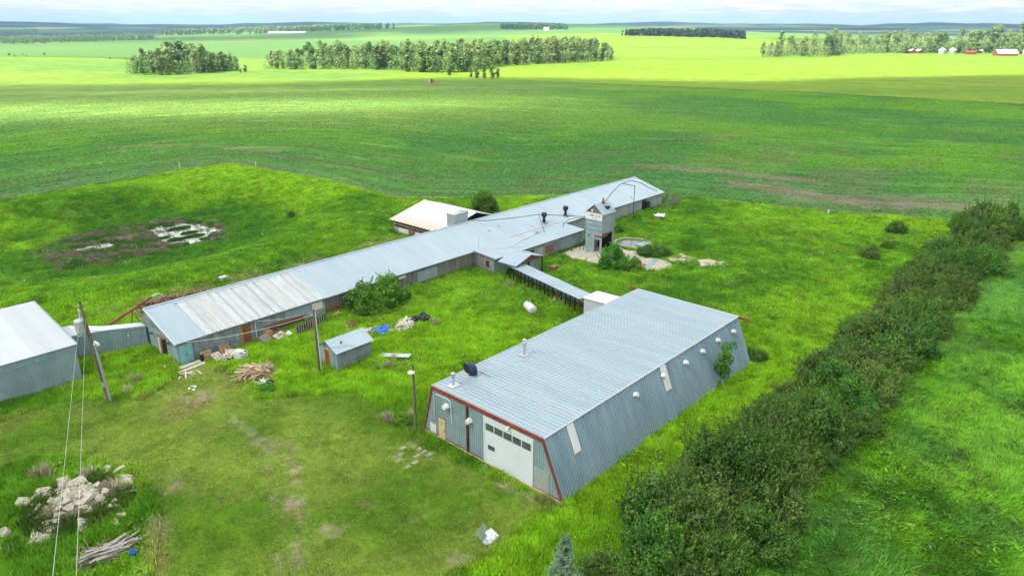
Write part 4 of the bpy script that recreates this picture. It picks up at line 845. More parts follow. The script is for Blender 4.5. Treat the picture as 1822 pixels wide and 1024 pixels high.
part('end_wall', MB().hexa([(76.0, 96.5, -.3), (87, 96.5, -.3), (87, 96.6, -.3), (76.0, 96.6, -.3)], [(76.0, 96.5, 2.45), (87, 96.5, 3.0), (87, 96.6, 3.0), (76, 96.6, 2.45)]), M['grey_board'], Q)
for k in range(7): part('post', MB().box(75.9, 76.1, 84 + k * 2.05, 84.16 + k * 2.05, -.4, 2.4), M['rust'], Q)
for k, z_ in enumerate((1.15, 1.5, 1.85)): part('rail', MB().box(75.82, 75.9, 83.6, 96.7, z_, z_ + .12), M['white'] if k % 2 else M['rust'], Q)
for k in range(10): part('front_sheet', MB().box(75.78, 75.82, 83.6 + k * 1.31, 84.88 + k * 1.31, -.3, 1.05), M['white'] if k % 3 else M['galv'], Q)
part('gate', MB().box(75.7, 75.78, 91.0, 92.6, 0, 1.3), M['rust'], Q)

# ------------------------------------------------------------------ lagoon water
def water(poly, nm):
    P = np.array(poly); x0, y0 = P.min(0) - .5; x1, y1 = P.max(0) + .5
    gx, gy = np.meshgrid(np.arange(x0, x1, .45), np.arange(y0, y1, .45)); sd = poly_sd(poly, gx, gy) + 2.6 * (fbm(gx / 2.1, gy / 2.1, 101) - .52)
    n, m = gx.shape; i, j = np.meshgrid(np.arange(n - 1), np.arange(m - 1), indexing='ij'); a = i * m + j
    keep = (sd[:-1, :-1] > 0) & (sd[1:, 1:] > 0); q = np.stack([a, a + 1, a + m + 1, a + m], -1)[keep]
    V = np.stack([gx, gy, terr(gx, gy) + .05], -1).reshape(-1, 3)
    return ob(nm, npmesh(nm, V, q, M['water'], smooth=True), kind='structure')
m, t, p = base_mat('scummy_water'); M['water'] = m
g = nd(t, 'ShaderNodeNewGeometry'); n = nd(t, 'ShaderNodeTexNoise'); n.inputs['Scale'].default_value = .7; n.inputs['Detail'].default_value = 8; n.inputs['Roughness'].default_value = .75; lk(t, g.outputs['Position'], n.inputs['Vector'])
r = nd(t, 'ShaderNodeValToRGB'); el = r.color_ramp.elements; el[0].position = .40; el[0].color = (.12, .13, .08, 1); el[1].position = .52; el[1].color = (.36, .37, .39, 1); lk(t, n.outputs[0], r.inputs[0]); lk(t, r.outputs[0], p.inputs['Base Color']); p.inputs['Roughness'].default_value = .18
for w_ in WATER: water(w_, 'pond_water')

# ------------------------------------------------------------------ plants
def quads(C_, N_, size, asp=.7, droop=0, seed=0):
    """leaf faces centred on C_ facing roughly N_"""
    g = np.random.default_rng(seed); n = len(C_); N_ = N_ + g.normal(0, .55, (n, 3)); N_ /= np.linalg.norm(N_, axis=1)[:, None]
    t_ = g.normal(0, 1, (n, 3)); a = np.cross(N_, t_); a /= np.linalg.norm(a, axis=1)[:, None] + 1e-9; b = np.cross(N_, a)
    s_ = (size * g.uniform(.6, 1.3, n))[:, None]; a = a * s_ * .5; b = b * s_ * .5 * asp
    V = np.stack([C_ - a, C_ - b * .9 + a * .1, C_ + a, C_ + b * .9 + a * .1], 1)
    return V.reshape(-1, 3), np.arange(4 * n).reshape(-1, 4)
def blob_leaves(blobs, per, size, seed, upb=.35, asp=.7, inner=.62):
    g = np.random.default_rng(seed); Cs = []; Ns = []; Sh = []
    for (cx, cy, cz, rx, rz_) in blobs:
        k = max(6, int(per * rx * rx)); d = g.normal(0, 1, (k, 3)); d[:, 2] = d[:, 2] * .9 + upb; d /= np.linalg.norm(d, axis=1)[:, None]
        rad = g.uniform(inner, 1.08, k) ** .6; Cs.append(np.array([cx, cy, cz]) + d * rad[:, None] * np.array([rx, rx, rz_])); Ns.append(d)
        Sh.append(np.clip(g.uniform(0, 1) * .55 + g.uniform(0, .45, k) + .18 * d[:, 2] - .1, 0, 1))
    C_ = np.concatenate(Cs); N_ = np.concatenate(Ns); Sh = np.concatenate(Sh)
    V, F = quads(C_, N_, size, asp, seed=seed); return V, F, np.repeat(Sh, 4)
def shrub_parts(r, h, seed, mt, leaf=.16, per=900, nb=22, low=.12, twigs=10, shoots=130, rnd=False):
    g = np.random.default_rng(seed); blobs = []; lop = np.ones(5) if rnd else g.uniform(.75, 1.15, 5)
    for k in range(nb):
        a = g.uniform(0, 2 * math.pi); q = math.sqrt(g.uniform(0, 1)) * lop[int(a / 1.2567) % 5]; zt = (1 - min(q, 1) ** 2.2 * .75) * g.uniform(.62, 1.0)
        rr = g.uniform(.15, .34) * r * (1.2 if rnd else 1); blobs.append((q * r * .82 * math.cos(a), q * r * .82 * math.sin(a), max(h * zt - rr * .8, rr * .6), rr, rr * g.uniform(.7, 1.2)))
    for k in range(nb // 2):
        a = g.uniform(0, 2 * math.pi); q = g.uniform(.5, .95); rr = g.uniform(.18, .30) * r
        blobs.append((q * r * .85 * math.cos(a), q * r * .85 * math.sin(a), rr * .7 + g.uniform(0, .35) * h, rr, rr))
    V, F, S_ = blob_leaves(blobs, per, leaf, seed)
    Cs = []; Ns = []; Sh = []
    for k in range(shoots):
        bl = blobs[g.integers(len(blobs))]; d = g.normal(0, .55, 3) + np.array([bl[0], bl[1], 0]) / r * .8 + (0, 0, .8); d /= np.linalg.norm(d); c0 = np.array(bl[:3]) + d * bl[3] * .7; L_ = g.uniform(.3, 1.25) * r * .42; m_ = int(14 + 44 * L_)
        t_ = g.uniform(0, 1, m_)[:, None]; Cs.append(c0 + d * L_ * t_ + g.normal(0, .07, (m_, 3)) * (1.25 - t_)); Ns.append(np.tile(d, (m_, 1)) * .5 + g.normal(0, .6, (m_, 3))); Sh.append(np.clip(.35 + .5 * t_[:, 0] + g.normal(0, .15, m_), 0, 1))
    if shoots:
        V2, F2 = quads(np.concatenate(Cs), np.concatenate(Ns), leaf * .85, .6, seed=seed + 9); F = np.concatenate([F, F2 + len(V)]); V = np.concatenate([V, V2]); S_ = np.concatenate([S_, np.repeat(np.concatenate(Sh), 4)])
    V[:, 2] = np.maximum(V[:, 2], .02)
    cm = npmesh('crown', V, F, mt, S_)
    b = MB()
    for k in range(7):
        bl = blobs[k]; b.tube([(g.uniform(-.2, .2), g.uniform(-.2, .2), -.2), (bl[0] * .4, bl[1] * .4, bl[2] * .55), (bl[0], bl[1], bl[2])], [.07 * r / 2 + .02, .04, .015], 5)
    tm = b.mesh('stem', M['bark']); tw = None
    if twigs:
        b = MB()
        for k in range(twigs):
            bl = blobs[g.integers(len(blobs))]; c0 = np.array([bl[0], bl[1], bl[2]]) * .8; d = np.array([bl[0], bl[1], 0]) / (r + 1e-3) + g.normal(0, .35, 3) + (0, 0, .9); d /= np.linalg.norm(d)
            e = c0 + d * (bl[3] * 1.25 + .35); b.tube([c0, (c0 + e) / 2 + g.normal(0, .06, 3), e], [.022, .016, .006], 4)
            for j in range(4): s0 = c0 + (e - c0) * g.uniform(.4, .9); b.tube([s0, s0 + (d + g.normal(0, .5, 3)) * g.uniform(.25, .5)], [.012, .004], 3)
        tw = b.mesh('dead_twig', M['twig'])
    return cm, tm, tw
def make_shrub(name, label, cat, meshes, loc, rz=0, scale=1, group=None):
    t_ = thing(name, label, cat, loc, rz, group, scale=scale)
    ob('crown', meshes[0], t_); ob('stem', meshes[1], t_)
    if meshes[2]: o = ob('dead_twigs', meshes[2], t_, kind='stuff')
    return t_
M['hedge2'] = leafmat('olive_hedge_leaves', (.055, .115, .018), (.120, .205, .032), (.23, .31, .07)); M['hedge3'] = leafmat('fresh_hedge_leaves', (.042, .13, .014), (.10, .24, .022), (.21, .36, .05))
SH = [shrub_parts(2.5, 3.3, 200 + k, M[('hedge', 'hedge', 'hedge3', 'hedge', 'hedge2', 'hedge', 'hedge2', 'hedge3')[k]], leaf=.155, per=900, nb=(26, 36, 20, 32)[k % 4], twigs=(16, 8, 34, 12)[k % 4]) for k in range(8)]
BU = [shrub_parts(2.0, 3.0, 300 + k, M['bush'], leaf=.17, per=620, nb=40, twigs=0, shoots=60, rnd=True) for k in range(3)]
# hedge row: staggered bushes from the foreground to the field corner
HL = [(1110, 1085), (1258, 945), (1376, 825), (1480, 715), (1562, 630), (1642, 548), (1703, 480), (1765, 418)]
HP = [at(a, b) for a, b in HL]; hp = np.array([q[:2] for q in HP]); seg = np.hypot(*(hp[1:] - hp[:-1]).T); cum = np.concatenate([[0], np.cumsum(seg)])
g_ = np.random.default_rng(11)
def ordinal(k):
    w_ = 'first second third fourth fifth sixth seventh eighth ninth tenth eleventh twelfth thirteenth fourteenth fifteenth sixteenth seventeenth eighteenth nineteenth'.split()
    if k < 19: return w_[k]
    k += 1; t_ = {2: 'twent', 3: 'thirt', 4: 'fort', 5: 'fift'}[k // 10]
    return t_ + 'ieth' if k % 10 == 0 else t_ + 'y-' + w_[k % 10 - 1]
for side_, (off, step, lab) in enumerate(((-2.5, 3.3, 'on its tall grass side'), (.2, 3.0, 'along its crest'), (2.7, 3.3, 'on its workshop and yard side'))):
    s_ = .4 + side_ * .8; k = 0
    while s_ < cum[-1] + .5:
        i = min(np.searchsorted(cum, s_, side='right') - 1, len(seg) - 1); f_ = (s_ - cum[i]) / seg[i]; c = hp[i] * (1 - f_) + hp[i + 1] * f_; d = (hp[i + 1] - hp[i]) / seg[i]; nn = np.array([-d[1], d[0]])
        q = c + nn * (off * (1.0 - .3 * s_ / cum[-1]) + g_.normal(0, .55)) + d * g_.uniform(-.8, .8)
        big = fbm(np.array([s_ / 9.0 + side_ * 3]), np.array([side_ * 5.0]), 303)[0]
        sc = (.52 + 1.05 * big) * (1.12 if side_ == 1 else .92) * (1.22 if s_ > cum[-1] * .93 else 1)
        if g_.random() < .07: s_ += step; continue
        make_shrub('hedge_bush', 'bush of the long hedgerow %s, %s from the foreground end' % (lab, ordinal(k)), 'bush', SH[(k * 5 + side_ * 2) % 8], (q[0], q[1], gz(*q) - .15), g_.uniform(0, 6.28), (sc * g_.uniform(.9, 1.2), sc * g_.uniform(.9, 1.2), sc * g_.uniform(.75, 1.45)), 'bushes of the long hedgerow'); k += 1
        s_ += step * g_.uniform(.8, 1.25)
def bush_at(px, py, r, h, lab, m_=None, name='bush', cat='bush', rz=0, **kw):
    q = at(px, py); ms = m_ or BU[int(px) % 3]; R0, H0 = (2.5, 3.3) if ms in SH else (2.0, 3.0)
    return make_shrub(name, lab, cat, ms, (q[0], q[1], q[2] - .05), rz, (r / R0, r / R0, h / H0), **kw)
bush_at(648, 553, 2.7, 4.2, 'large bright green bush against the barn wall, the one nearer the white roof sheets', BU[0], rz=1)
bush_at(694, 541, 2.6, 4.5, 'large bright green bush against the barn wall, the one nearer the barn corner', BU[1], rz=2)
bush_at(672, 556, 1.8, 3.0, 'smaller bright bush in front of and between the two large barn bushes', BU[2], rz=3)
bush_at(1093, 478, 2.3, 4.2, 'round bright green tree standing in front of the mill tower', BU[1], rz=.5, name='small_tree', cat='tree')
bush_at(1127, 483, 1.4, 2.6, 'small round bright bush beside the concrete pad near the tower', BU[0], rz=4)
bush_at(1150, 456, 1.7, 2.2, 'dark bush behind the round pad, nearer the tower', SH[0])
bush_at(1174, 456, 1.9, 2.5, 'dark bush behind the round pad, farther from the tower', SH[1])
bush_at(1100, 414, 1.0, 1.9, 'small green bush just right of the mill tower against the barn', BU[2], rz=2)
bush_at(1133, 392, 1.0, 2.0, 'small bush under the thin post of the feed pipe', BU[0], rz=1)
bush_at(862, 377, 2.6, 4.6, 'loose leafy bush behind the long barn beside the open shed', BU[2], name='bush')
bush_at(519, 387, 1.0, 1.6, 'lone dark bush on the lagoon bank', SH[2])
bush_at(1593, 417, 1.9, 2.6, 'lone dark bush in the weedy yard nearest the crop field', SH[3])
bush_at(1548, 460, 1.6, 2.3, 'lone dark bush in the weedy yard nearest the hedgerow', SH[4])
bush_at(1577, 442, 1.1, 1.3, 'low bush in the weedy yard beside the pale scrap', SH[5])
bush_at(906, 492, 1.15, 1.5, 'bright bush under the porch at the barn end of the walkway', BU[1])
bush_at(1345, 640, 1.3, 1.8, 'dark green bush at the far corner of the workshop', SH[1])
bush_at(1262, 683, 1.2, 1.3, 'low leafy shoots at the foot of the workshop side wall', BU[0])
bush_at(718, 752, 1.0, 1.1, 'leafy green weed clump left of the workshop pole', BU[2], name='weed_clump', cat='weeds')
bush_at(476, 697, 1.0, 1.1, 'leafy green weed clump beside the lumber pile', BU[0], name='weed_clump', cat='weeds')
# sapling by the workshop
def sapling(h, seed, mt):
    g = np.random.default_rng(seed); bl = [(g.normal(0, .24), g.normal(0, .24), z, g.uniform(.45, .68) * (1.15 - .5 * z / h), .45) for z in np.linspace(h * .3, h * .96, 15)]
    V, F, S_ = blob_leaves(bl, 900, .16, seed, asp=.8); b = MB().tube([(0, 0, -.2), (.05, 0, h * .5), (0, .05, h * .95)], [.07, .05, .015], 6)
    for q in bl[::2]: b.tube([(0, 0, q[2] - .3), (q[0] * 1.5, q[1] * 1.5, q[2])], [.02, .008], 4)
    return npmesh('crown', V, F, mt, S_), b.mesh('trunk', M['pale_bark'])
q_ = at(1285, 688); t_ = thing('young_poplar', 'slender young poplar growing against the workshop side wall', 'tree', tuple(q_)); a_, b_ = sapling(4.9, 51, M['bush']); ob('crown', a_, t_); ob('trunk', b_, t_)
# pale spruce in the foreground
def spruce(h, r, n, seed, mt, leaf):
    g = np.random.default_rng(seed); Cs = []; Ns = []; Sh = []; nb = max(30, n // 60); per = n // nb
    for k in range(nb):
        z = g.uniform(0, 1) ** 1.25; a = g.uniform(0, 6.283); L_ = (r * (1 - z) ** .85 * g.uniform(.65, 1.12) + .06); t_ = g.uniform(.12, 1, per)[:, None]; d = np.array([math.cos(a), math.sin(a), 0])
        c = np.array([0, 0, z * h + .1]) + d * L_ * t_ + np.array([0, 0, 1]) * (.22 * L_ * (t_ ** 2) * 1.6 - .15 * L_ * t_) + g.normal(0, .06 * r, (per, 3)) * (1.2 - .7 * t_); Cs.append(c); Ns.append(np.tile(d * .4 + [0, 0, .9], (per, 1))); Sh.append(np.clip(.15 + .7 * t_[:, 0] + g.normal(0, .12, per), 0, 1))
    C_ = np.concatenate(Cs); V, F = quads(C_, np.concatenate(Ns), leaf, .45, seed=seed); return npmesh('crown', V, F, mt, np.repeat(np.concatenate(Sh), 4))
q_ = at(1003, 1068); t_ = thing('young_spruce', 'young pale grey green spruce at the near end of the hedgerow', 'tree', tuple(q_)); ob('crown', spruce(4.9, 1.7, 15000, 61, M['spruce'], .13), t_); part('trunk', MB().tube([(0, 0, -.2), (0, 0, 4.6)], [.09, .02], 6), M['bark'], t_)
# dry weed clumps
def weed(n, h, r, seed, mt, wd=.03):
    g = np.random.default_rng(seed); V = []; F = []; S_ = []
    for k in range(n):
        a = g.uniform(0, 2 * math.pi); q = r * g.uniform(0, .35); sc_ = ((0, 0), (.55, .2), (-.35, .5), (.1, -.6))[k % 4]; c = np.array([q * math.cos(a) + sc_[0] * r, q * math.sin(a) + sc_[1] * r, 0]); h_k = (1, .7, .8, .6)[k % 4]; d = np.array([math.cos(a), math.sin(a), 0]) * g.uniform(.1, .6) * r + g.normal(0, .06, 3); hh = h * h_k * g.uniform(.4, 1.1)
        s_ = np.array([-math.sin(a + g.normal(0, .6)), math.cos(a), 0]) * wd * .5; m_ = c + d * .4 + (0, 0, hh * .6); e = c + d * 1.1 + (0, 0, hh)
        o = len(V); V += [c - s_, c + s_, m_ - s_ * .9, m_ + s_ * .9, e]; F += [(o, o + 1, o + 3, o + 2), (o + 2, o + 3, o + 4, o + 4)]; S_ += [g.uniform(0, 1)] * 5
    return V, F, S_
def weedmesh(n, h, r, seed, mt, wd=.03, nm='blades'):
    V, F, S_ = weed(n, h, r, seed, mt, wd); me = bpy.data.meshes.new(nm); me.from_pydata([tuple(v) for v in V], [], [f if f[2] != f[3] else f[:3] for f in F])
    a = me.attributes.new('shade', 'FLOAT', 'POINT'); a.data.foreach_set('value', np.array(S_, np.float32)); me.materials.append(mt); return me
WD = [weedmesh(300, 1.15, .7, 70 + k, M['dryweed'], .035, 'dry_weed') for k in range(3)]
for k, (px, py, sc, lab) in enumerate([(690, 748, 1.0, 'tall dry pale weed clump left of the workshop pole'), (731, 742, .8, 'dry weed clump right beside the workshop pole'), (692, 655, 1.0, 'tall dry weed clump at the end of the metal strip'), (700, 640, .8, 'dry weed clump behind the metal strip'), (772, 577, .9, 'pale dry weed clump beside the black heap'),
        (1000, 545, .9, 'dry weed clump in front of the walkway posts'), (985, 540, .8, 'dry weed clump left of the walkway post row'), (905, 510, .9, 'dry weed clump near the porch'), (238, 683, 1.1, 'pale grey weed clump in the hollow by the passage'), (226, 700, .9, 'pale weed clump below the passage wall'),
        (78, 850, 1.3, 'dry weed clump at the upper left of the rubble heap'), (160, 850, 1.2, 'dry weed clump behind the rubble heap'), (212, 872, 1.2, 'dry weed clump at the right shoulder of the rubble heap'), (95, 925, 1.2, 'dry weed clump inside the rubble heap'), (1770, 400, .8, 'dry weed clump at the far hedge end')]):
    q = at(px, py); thing('dry_weed_clump', lab, 'weeds', (q[0], q[1], q[2]), k * 1.3, None, WD[k % 3], sc)

# ------------------------------------------------------------------ distant trees
def aspen(h, r, seed, mt, dens=1.0, nb=16, base=.32, leaf=.75, lean=0):
    g = np.random.default_rng(seed); bl = []
    for k in range(nb):
        z = g.uniform(base, .97); w_ = math.sin(math.pi * min(1, (z - base * .7) / (1.03 - base * .7))) ** .7; a = g.uniform(0, 6.28); q = g.uniform(0, .75) * r * w_
        bl.append((q * math.cos(a) + lean * z, q * math.sin(a), z * h, r * g.uniform(.28, .45), r * g.uniform(.35, .6)))
    V, F, S_ = blob_leaves(bl, 9 * dens, leaf, seed, asp=.85)
    b = MB(); b.tube([(0, 0, -.5), (lean * .5 + g.uniform(-.2, .2), g.uniform(-.2, .2), h * .5), (lean, 0, h * .95)], [.22, .15, .04], 5)
    for q in bl[:8]: b.tube([(lean * q[2] / h, 0, q[2] * .8), (q[0] * 1.1, q[1] * 1.1, q[2] * 1.04)], [.07, .02], 3)
    return npmesh('crown', V, F, mt, S_), b.mesh('trunk', M['pale_bark'])
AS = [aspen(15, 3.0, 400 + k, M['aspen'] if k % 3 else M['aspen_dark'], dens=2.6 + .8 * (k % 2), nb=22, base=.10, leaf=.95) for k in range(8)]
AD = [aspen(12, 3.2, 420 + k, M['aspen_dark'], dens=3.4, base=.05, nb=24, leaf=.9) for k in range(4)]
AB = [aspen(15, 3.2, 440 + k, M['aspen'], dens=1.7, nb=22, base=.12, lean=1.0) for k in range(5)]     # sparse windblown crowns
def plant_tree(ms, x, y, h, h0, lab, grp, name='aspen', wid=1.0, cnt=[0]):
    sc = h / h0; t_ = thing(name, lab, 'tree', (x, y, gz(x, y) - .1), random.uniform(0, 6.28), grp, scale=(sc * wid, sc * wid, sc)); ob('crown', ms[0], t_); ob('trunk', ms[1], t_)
def fill(polypx, n, seed, dmin):
    P = [tuple(at(a, b)[:2]) for a, b in polypx]; A_ = np.array(P); g = np.random.default_rng(seed); out = []; tries = 0
    while len(out) < n and tries < 60000:
        tries += 1; x = g.uniform(A_[:, 0].min(), A_[:, 0].max()); y = g.uniform(A_[:, 1].min(), A_[:, 1].max())
        if poly_sd(P, np.array([x]), np.array([y]))[0] < 0: continue
        if out and min((x - a) ** 2 + (y - b) ** 2 for a, b in out) < dmin * dmin: continue
        out.append((x, y))
    return out
random.seed(21)
px_of = lambda x, y: pxof(x, y)
pxof = lambda x, y: (lambda r, f: CXP + FPX * r / (f * math.cos(PITCH) - (gz(x, y) - CAM_H) * math.sin(PITCH)))(*to_rf(x, y))
G1 = 'aspens of the small grove left'
pts = fill([(222, 134), (300, 134), (345, 132), (420, 128), (424, 121), (330, 118), (240, 122)], 46, 1, 4.2)
for x, y in pts:
    px = pxof(x, y); h = 13 + 7 * math.exp(-((px - 330) / 55) ** 2) + random.uniform(-2, 1.5); h = h if px > 245 else h * .8
    if px > 370: h *= .85
    dark = random.random() < .45; plant_tree(random.choice(AD if dark else AS), x, y, h, 12 if dark else 15, 'aspen in the small separate grove, ' + ('its low left end' if px < 265 else 'its tall middle' if px < 370 else 'its open right end'), G1 + (' end' if px < 265 else ' middle' if px < 370 else ' open end'), wid=random.uniform(1.0, 1.4))
for px, py, h in ((437, 128, 5), (428, 129, 3)): q = at(px, py); plant_tree(AD[0], q[0], q[1], h, 12, 'small low bush tree at the right tip of the small grove' if h > 4 else 'tiny shrub beside the right tip of the small grove', None, 'bush_tree', 1.5)
G2 = 'aspens of the long woodland belt'
pts = fill([(466, 124), (560, 124), (700, 126), (790, 133), (850, 128), (900, 117), (1000, 113), (1092, 108), (1090, 99), (980, 102), (800, 110), (600, 112), (480, 115)], 205, 2, 5.0)
for x, y in pts:
    px = pxof(x, y); r_, f_ = to_rf(x, y); h = np.interp(px, [466, 520, 560, 640, 760, 900, 1000, 1060, 1095], [11, 14, 19, 20, 20, 21, 22, 20, 11]) + random.uniform(-2.5, 2)
    dark = random.random() < (.35 if px < 820 else .2) or (700 < px < 760 and f_ < 610); plant_tree(random.choice(AD if dark else AS), x, y, h * (.85 if dark else 1), 12 if dark else 15, 'aspen in the %s part of the long woodland belt, %s' % (('left', 'middle', 'right')[int(px > 660) + int(px > 880)], 'pale and tall' if not dark else 'dark and bushy'), G2 + (' left', ' middle', ' right')[int(px > 660) + int(px > 880)] + (' pale', ' dark')[dark], wid=random.uniform(1.0, 1.4))
for k, (px, py, h) in enumerate(((848, 139, 7), (862, 139, 6), (876, 140, 8), (886, 139, 6), (800, 134, 8), (838, 137, 5))):
    q = at(px, py); plant_tree(AD[k % 4], q[0], q[1], h, 12, 'low bushy tree on the near spur of the long woodland belt', 'bushy trees on the near spur of the belt', 'bushy_tree', 1.2)
q = at(1028, 110); lm = aspen(12, 2.8, 480, M['bush'], dens=2.4, base=.1, nb=16); plant_tree(lm, q[0], q[1], 12, 12, 'bright yellow green tree at the right part of the long belt', None)
# right shelterbelt
G3 = 'trees of the shelterbelt around the far farmstead'
pts = fill([(1355, 102), (1480, 102), (1500, 97), (1490, 93), (1370, 95)], 42, 3, 4.5)
for x, y in pts: r_, f_ = to_rf(x, y); plant_tree(random.choice(AS + AD[:2]), x, y, (random.uniform(9, 16) if random.random() < .35 else random.uniform(20, 29)) * (.6 if px_of(x, y) < 1385 else 1), 15, 'aspen of the rounded grove at the left end of the farmstead shelterbelt', 'aspens in the rounded grove', wid=random.uniform(.9, 1.2))
for k in range(50):
    px = 1480 + k * 6.9 + random.uniform(-3, 3); py = 95 + random.uniform(-3.5, .5); q = at(px, py); h = np.interp(px, [1480, 1540, 1600, 1680, 1760, 1822], [30, 24, 27, 27, 33, 40]) * random.uniform(.6, 1.05)
    plant_tree(random.choice(AB + AS[:1]), q[0], q[1], h, 15, 'sparse windblown poplar of the shelterbelt behind the far farmstead', 'sparse poplars behind the farmstead', 'poplar', random.uniform(1.0, 1.5))
for k in range(26):
    px = 1490 + k * 13 + random.uniform(-5, 5); q = at(px, 94 + random.uniform(-3, 1)); plant_tree(random.choice(AD), q[0], q[1], random.uniform(7, 13), 12, 'low bushy tree under the shelterbelt poplars', 'low trees under the poplars', 'bushy_tree', 1.7)
q = at(1812, 96); plant_tree(AD[1], q[0], q[1], 38, 12, 'big dark tree at the right end of the shelterbelt', None, 'poplar', .9)
q = at(1800, 94); t_ = thing('spruce', 'dark spruce beside the far white roofed barn', 'tree', tuple(q)); ob('crown', spruce(12, 3, 700, 62, M['dkspruce'], 1.1), t_); part('trunk', MB().tube([(0, 0, -.2), (0, 0, 10)], [.2, .05], 5), M['bark'], t_)
# masses too far off to count
def mass(name, pxpoly, n, h, mt, seed, lab, leaf=2.2):
    P = [tuple(at(a, b)[:2]) for a, b in pxpoly]; A_ = np.array(P); g = np.random.default_rng(seed); xs = g.uniform(A_[:, 0].min(), A_[:, 0].max(), n * 30); ys = g.uniform(A_[:, 1].min(), A_[:, 1].max(), n * 30)
    k_ = poly_sd(P, xs, ys) > 0; xs, ys = xs[k_][:n], ys[k_][:n]; hh = h * (.7 + .5 * fbm(xs / 60, ys / 60, seed)) ; zz = terr(xs, ys)
    m_ = 26; C_ = np.repeat(np.stack([xs, ys, zz], 1), m_, 0); u_ = g.uniform(0, 1, (len(C_),)); a = g.uniform(0, 6.28, len(C_)); rr = h * .22 * np.sqrt(g.uniform(0, 1, len(C_))) * (1.1 - .6 * u_)
    C_ = C_ + np.stack([rr * np.cos(a), rr * np.sin(a), u_ * np.repeat(hh, m_)], 1); N_ = np.stack([np.cos(a), np.sin(a), .3 + u_], 1)
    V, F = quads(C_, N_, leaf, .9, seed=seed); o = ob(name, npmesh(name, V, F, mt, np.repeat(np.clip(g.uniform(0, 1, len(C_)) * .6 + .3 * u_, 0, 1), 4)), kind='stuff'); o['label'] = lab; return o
mass('undergrowth', [(224, 134), (300, 134), (345, 132), (420, 128), (424, 123), (330, 121), (240, 124)], 200, 10, M['aspen_dark'], 5, 'shaded undergrowth of the small grove', 1.1)
mass('undergrowth', [(470, 124), (560, 124), (700, 126), (780, 131), (850, 127), (900, 117), (1000, 113), (1090, 108), (1088, 100), (980, 103), (800, 111), (600, 113), (480, 116)], 1000, 12, M['aspen_dark'], 6, 'shaded undergrowth of the long woodland belt', 1.2)
mass('undergrowth', [(1356, 102), (1480, 102), (1500, 97), (1490, 93), (1370, 95)], 330, 14, M['aspen'], 16, 'low growth of the rounded grove by the farmstead', 1.2)
mass('undergrowth', [(1480, 97), (1822, 93), (1822, 90), (1480, 93)], 520, 13, M['aspen'], 17, 'low green growth under the shelterbelt poplars', 1.3)
mass('spruce_shelterbelt', [(1100, 63.5), (1325, 70), (1325, 66), (1150, 60.5)], 520, 11, M['dkspruce'], 7, 'long dark spruce shelterbelt beyond the bright field', 2.6)
mass('far_woodland', [(-60, 82), (180, 74), (280, 70), (275, 66), (120, 68), (-60, 72)], 900, 13, M['aspen_dark'], 8, 'woodland strip across the valley', 3)
mass('far_woodland', [(-60, 66), (70, 58), (60, 55), (-60, 59)], 500, 14, M['aspen_dark'], 9, 'bluish wood in the far valley', 5)
mass('far_woodland', [(275, 64), (400, 62), (560, 57), (720, 52), (700, 50), (400, 56)], 900, 15, M['aspen_dark'], 10, 'line of woods behind the pale field', 6)
mass('far_woodland', [(890, 52), (1010, 53), (1005, 50), (895, 49.5)], 260, 14, M['aspen_dark'], 12, 'woods around a far farm on the crest', 4)
for k, (px, py, s_) in enumerate(((17, 99, 3.2), (26, 101, 2.2), (40, 98, 1.6), (47, 101, 1.4), (79, 98, 3), (196, 105, 1.5))):
    q = at(px, py); plant_tree(AD[k % 4], q[0], q[1], s_, 12, ['largest bush on the pale hill left', 'second bush beside the largest one on the pale hill', 'small bush on the pale hill slope', 'tiny bush below the small one on the pale hill', 'round lone bush at the foot of the pale hill', 'tiny lone bush left of the small grove'][k], None, 'lone_bush', 2.2)

# ------------------------------------------------------------------ poles and wires
q = at(193, 712); pl = thing('power_pole', 'tall leaning power pole with transformer and shiny riser pipe by the metal shed', 'pole', tuple(q))
tip = np.array(ray(141, 535)); tt = (np.dot(q[:2], q[:2])) / np.dot(tip[:2], q[:2]); tip = np.array([0, 0, CAM_H]) + tip * tt * .995 - q
part('shaft', MB().tube([(0, 0, -.4), tip * .5, tip], [.19, .16, .12], 10), M['pole'], pl)
rgt = np.array([sH, -cH, 0]); fwd = np.array([cH, sH, 0])
def onp(f_): return tip * f_
c = onp(.76) - rgt * .58
tr = part('transformer', MB().lathe([(.1, -.75), (.42, -.7), (.46, -.55), (.46, .45), (.48, .5), (.40, .62), (.1, .68)], 16, tuple(c)), M['white_roof'], pl, True)
part('tank_bottom', MB().lathe([(.2, -.95), (.40, -.92), (.42, -.7), (.2, -.69)], 14, tuple(c)), M['wall_metal'], tr); part('bushing', MB().lathe([(.05, .6), (.09, .7), (.05, .8), (.09, .9), (.04, 1.05)], 8, tuple(c + rgt * .15)), M['white'], tr)
part('bracket', MB().beam(c, onp(.76), .1, .12), M['galv'], pl); part('cutout', MB().tube([onp(.9) - rgt * .15, onp(.9) - rgt * .35 + (0, 0, .2), onp(.86) - rgt * .35 - (0, 0, .2)], .06, 6), M['white'], pl)
part('cutout', MB().tube([onp(.97) - rgt * .1, onp(.95) - rgt * .22], .07, 6), M['white'], pl)
part('riser_pipe', MB().tube([rgt * .28 - fwd * .1 + (0, 0, -.2), rgt * .3 - fwd * .1 + onp(.58)], .13, 10), M['galv'], pl); part('weather_head', MB().tube([rgt * .3 - fwd * .1 + onp(.58), rgt * .42 - fwd * .1 + onp(.605), rgt * .6 - fwd * .1 + onp(.59), rgt * .66 - fwd * .1 + onp(.57)], .15, 8), M['white'], pl)
part('meter_box', MB().box(-.32, -.14, -.3, -.14, 1.6, 2.1), M['galv'], pl)
top = q + tip * .93
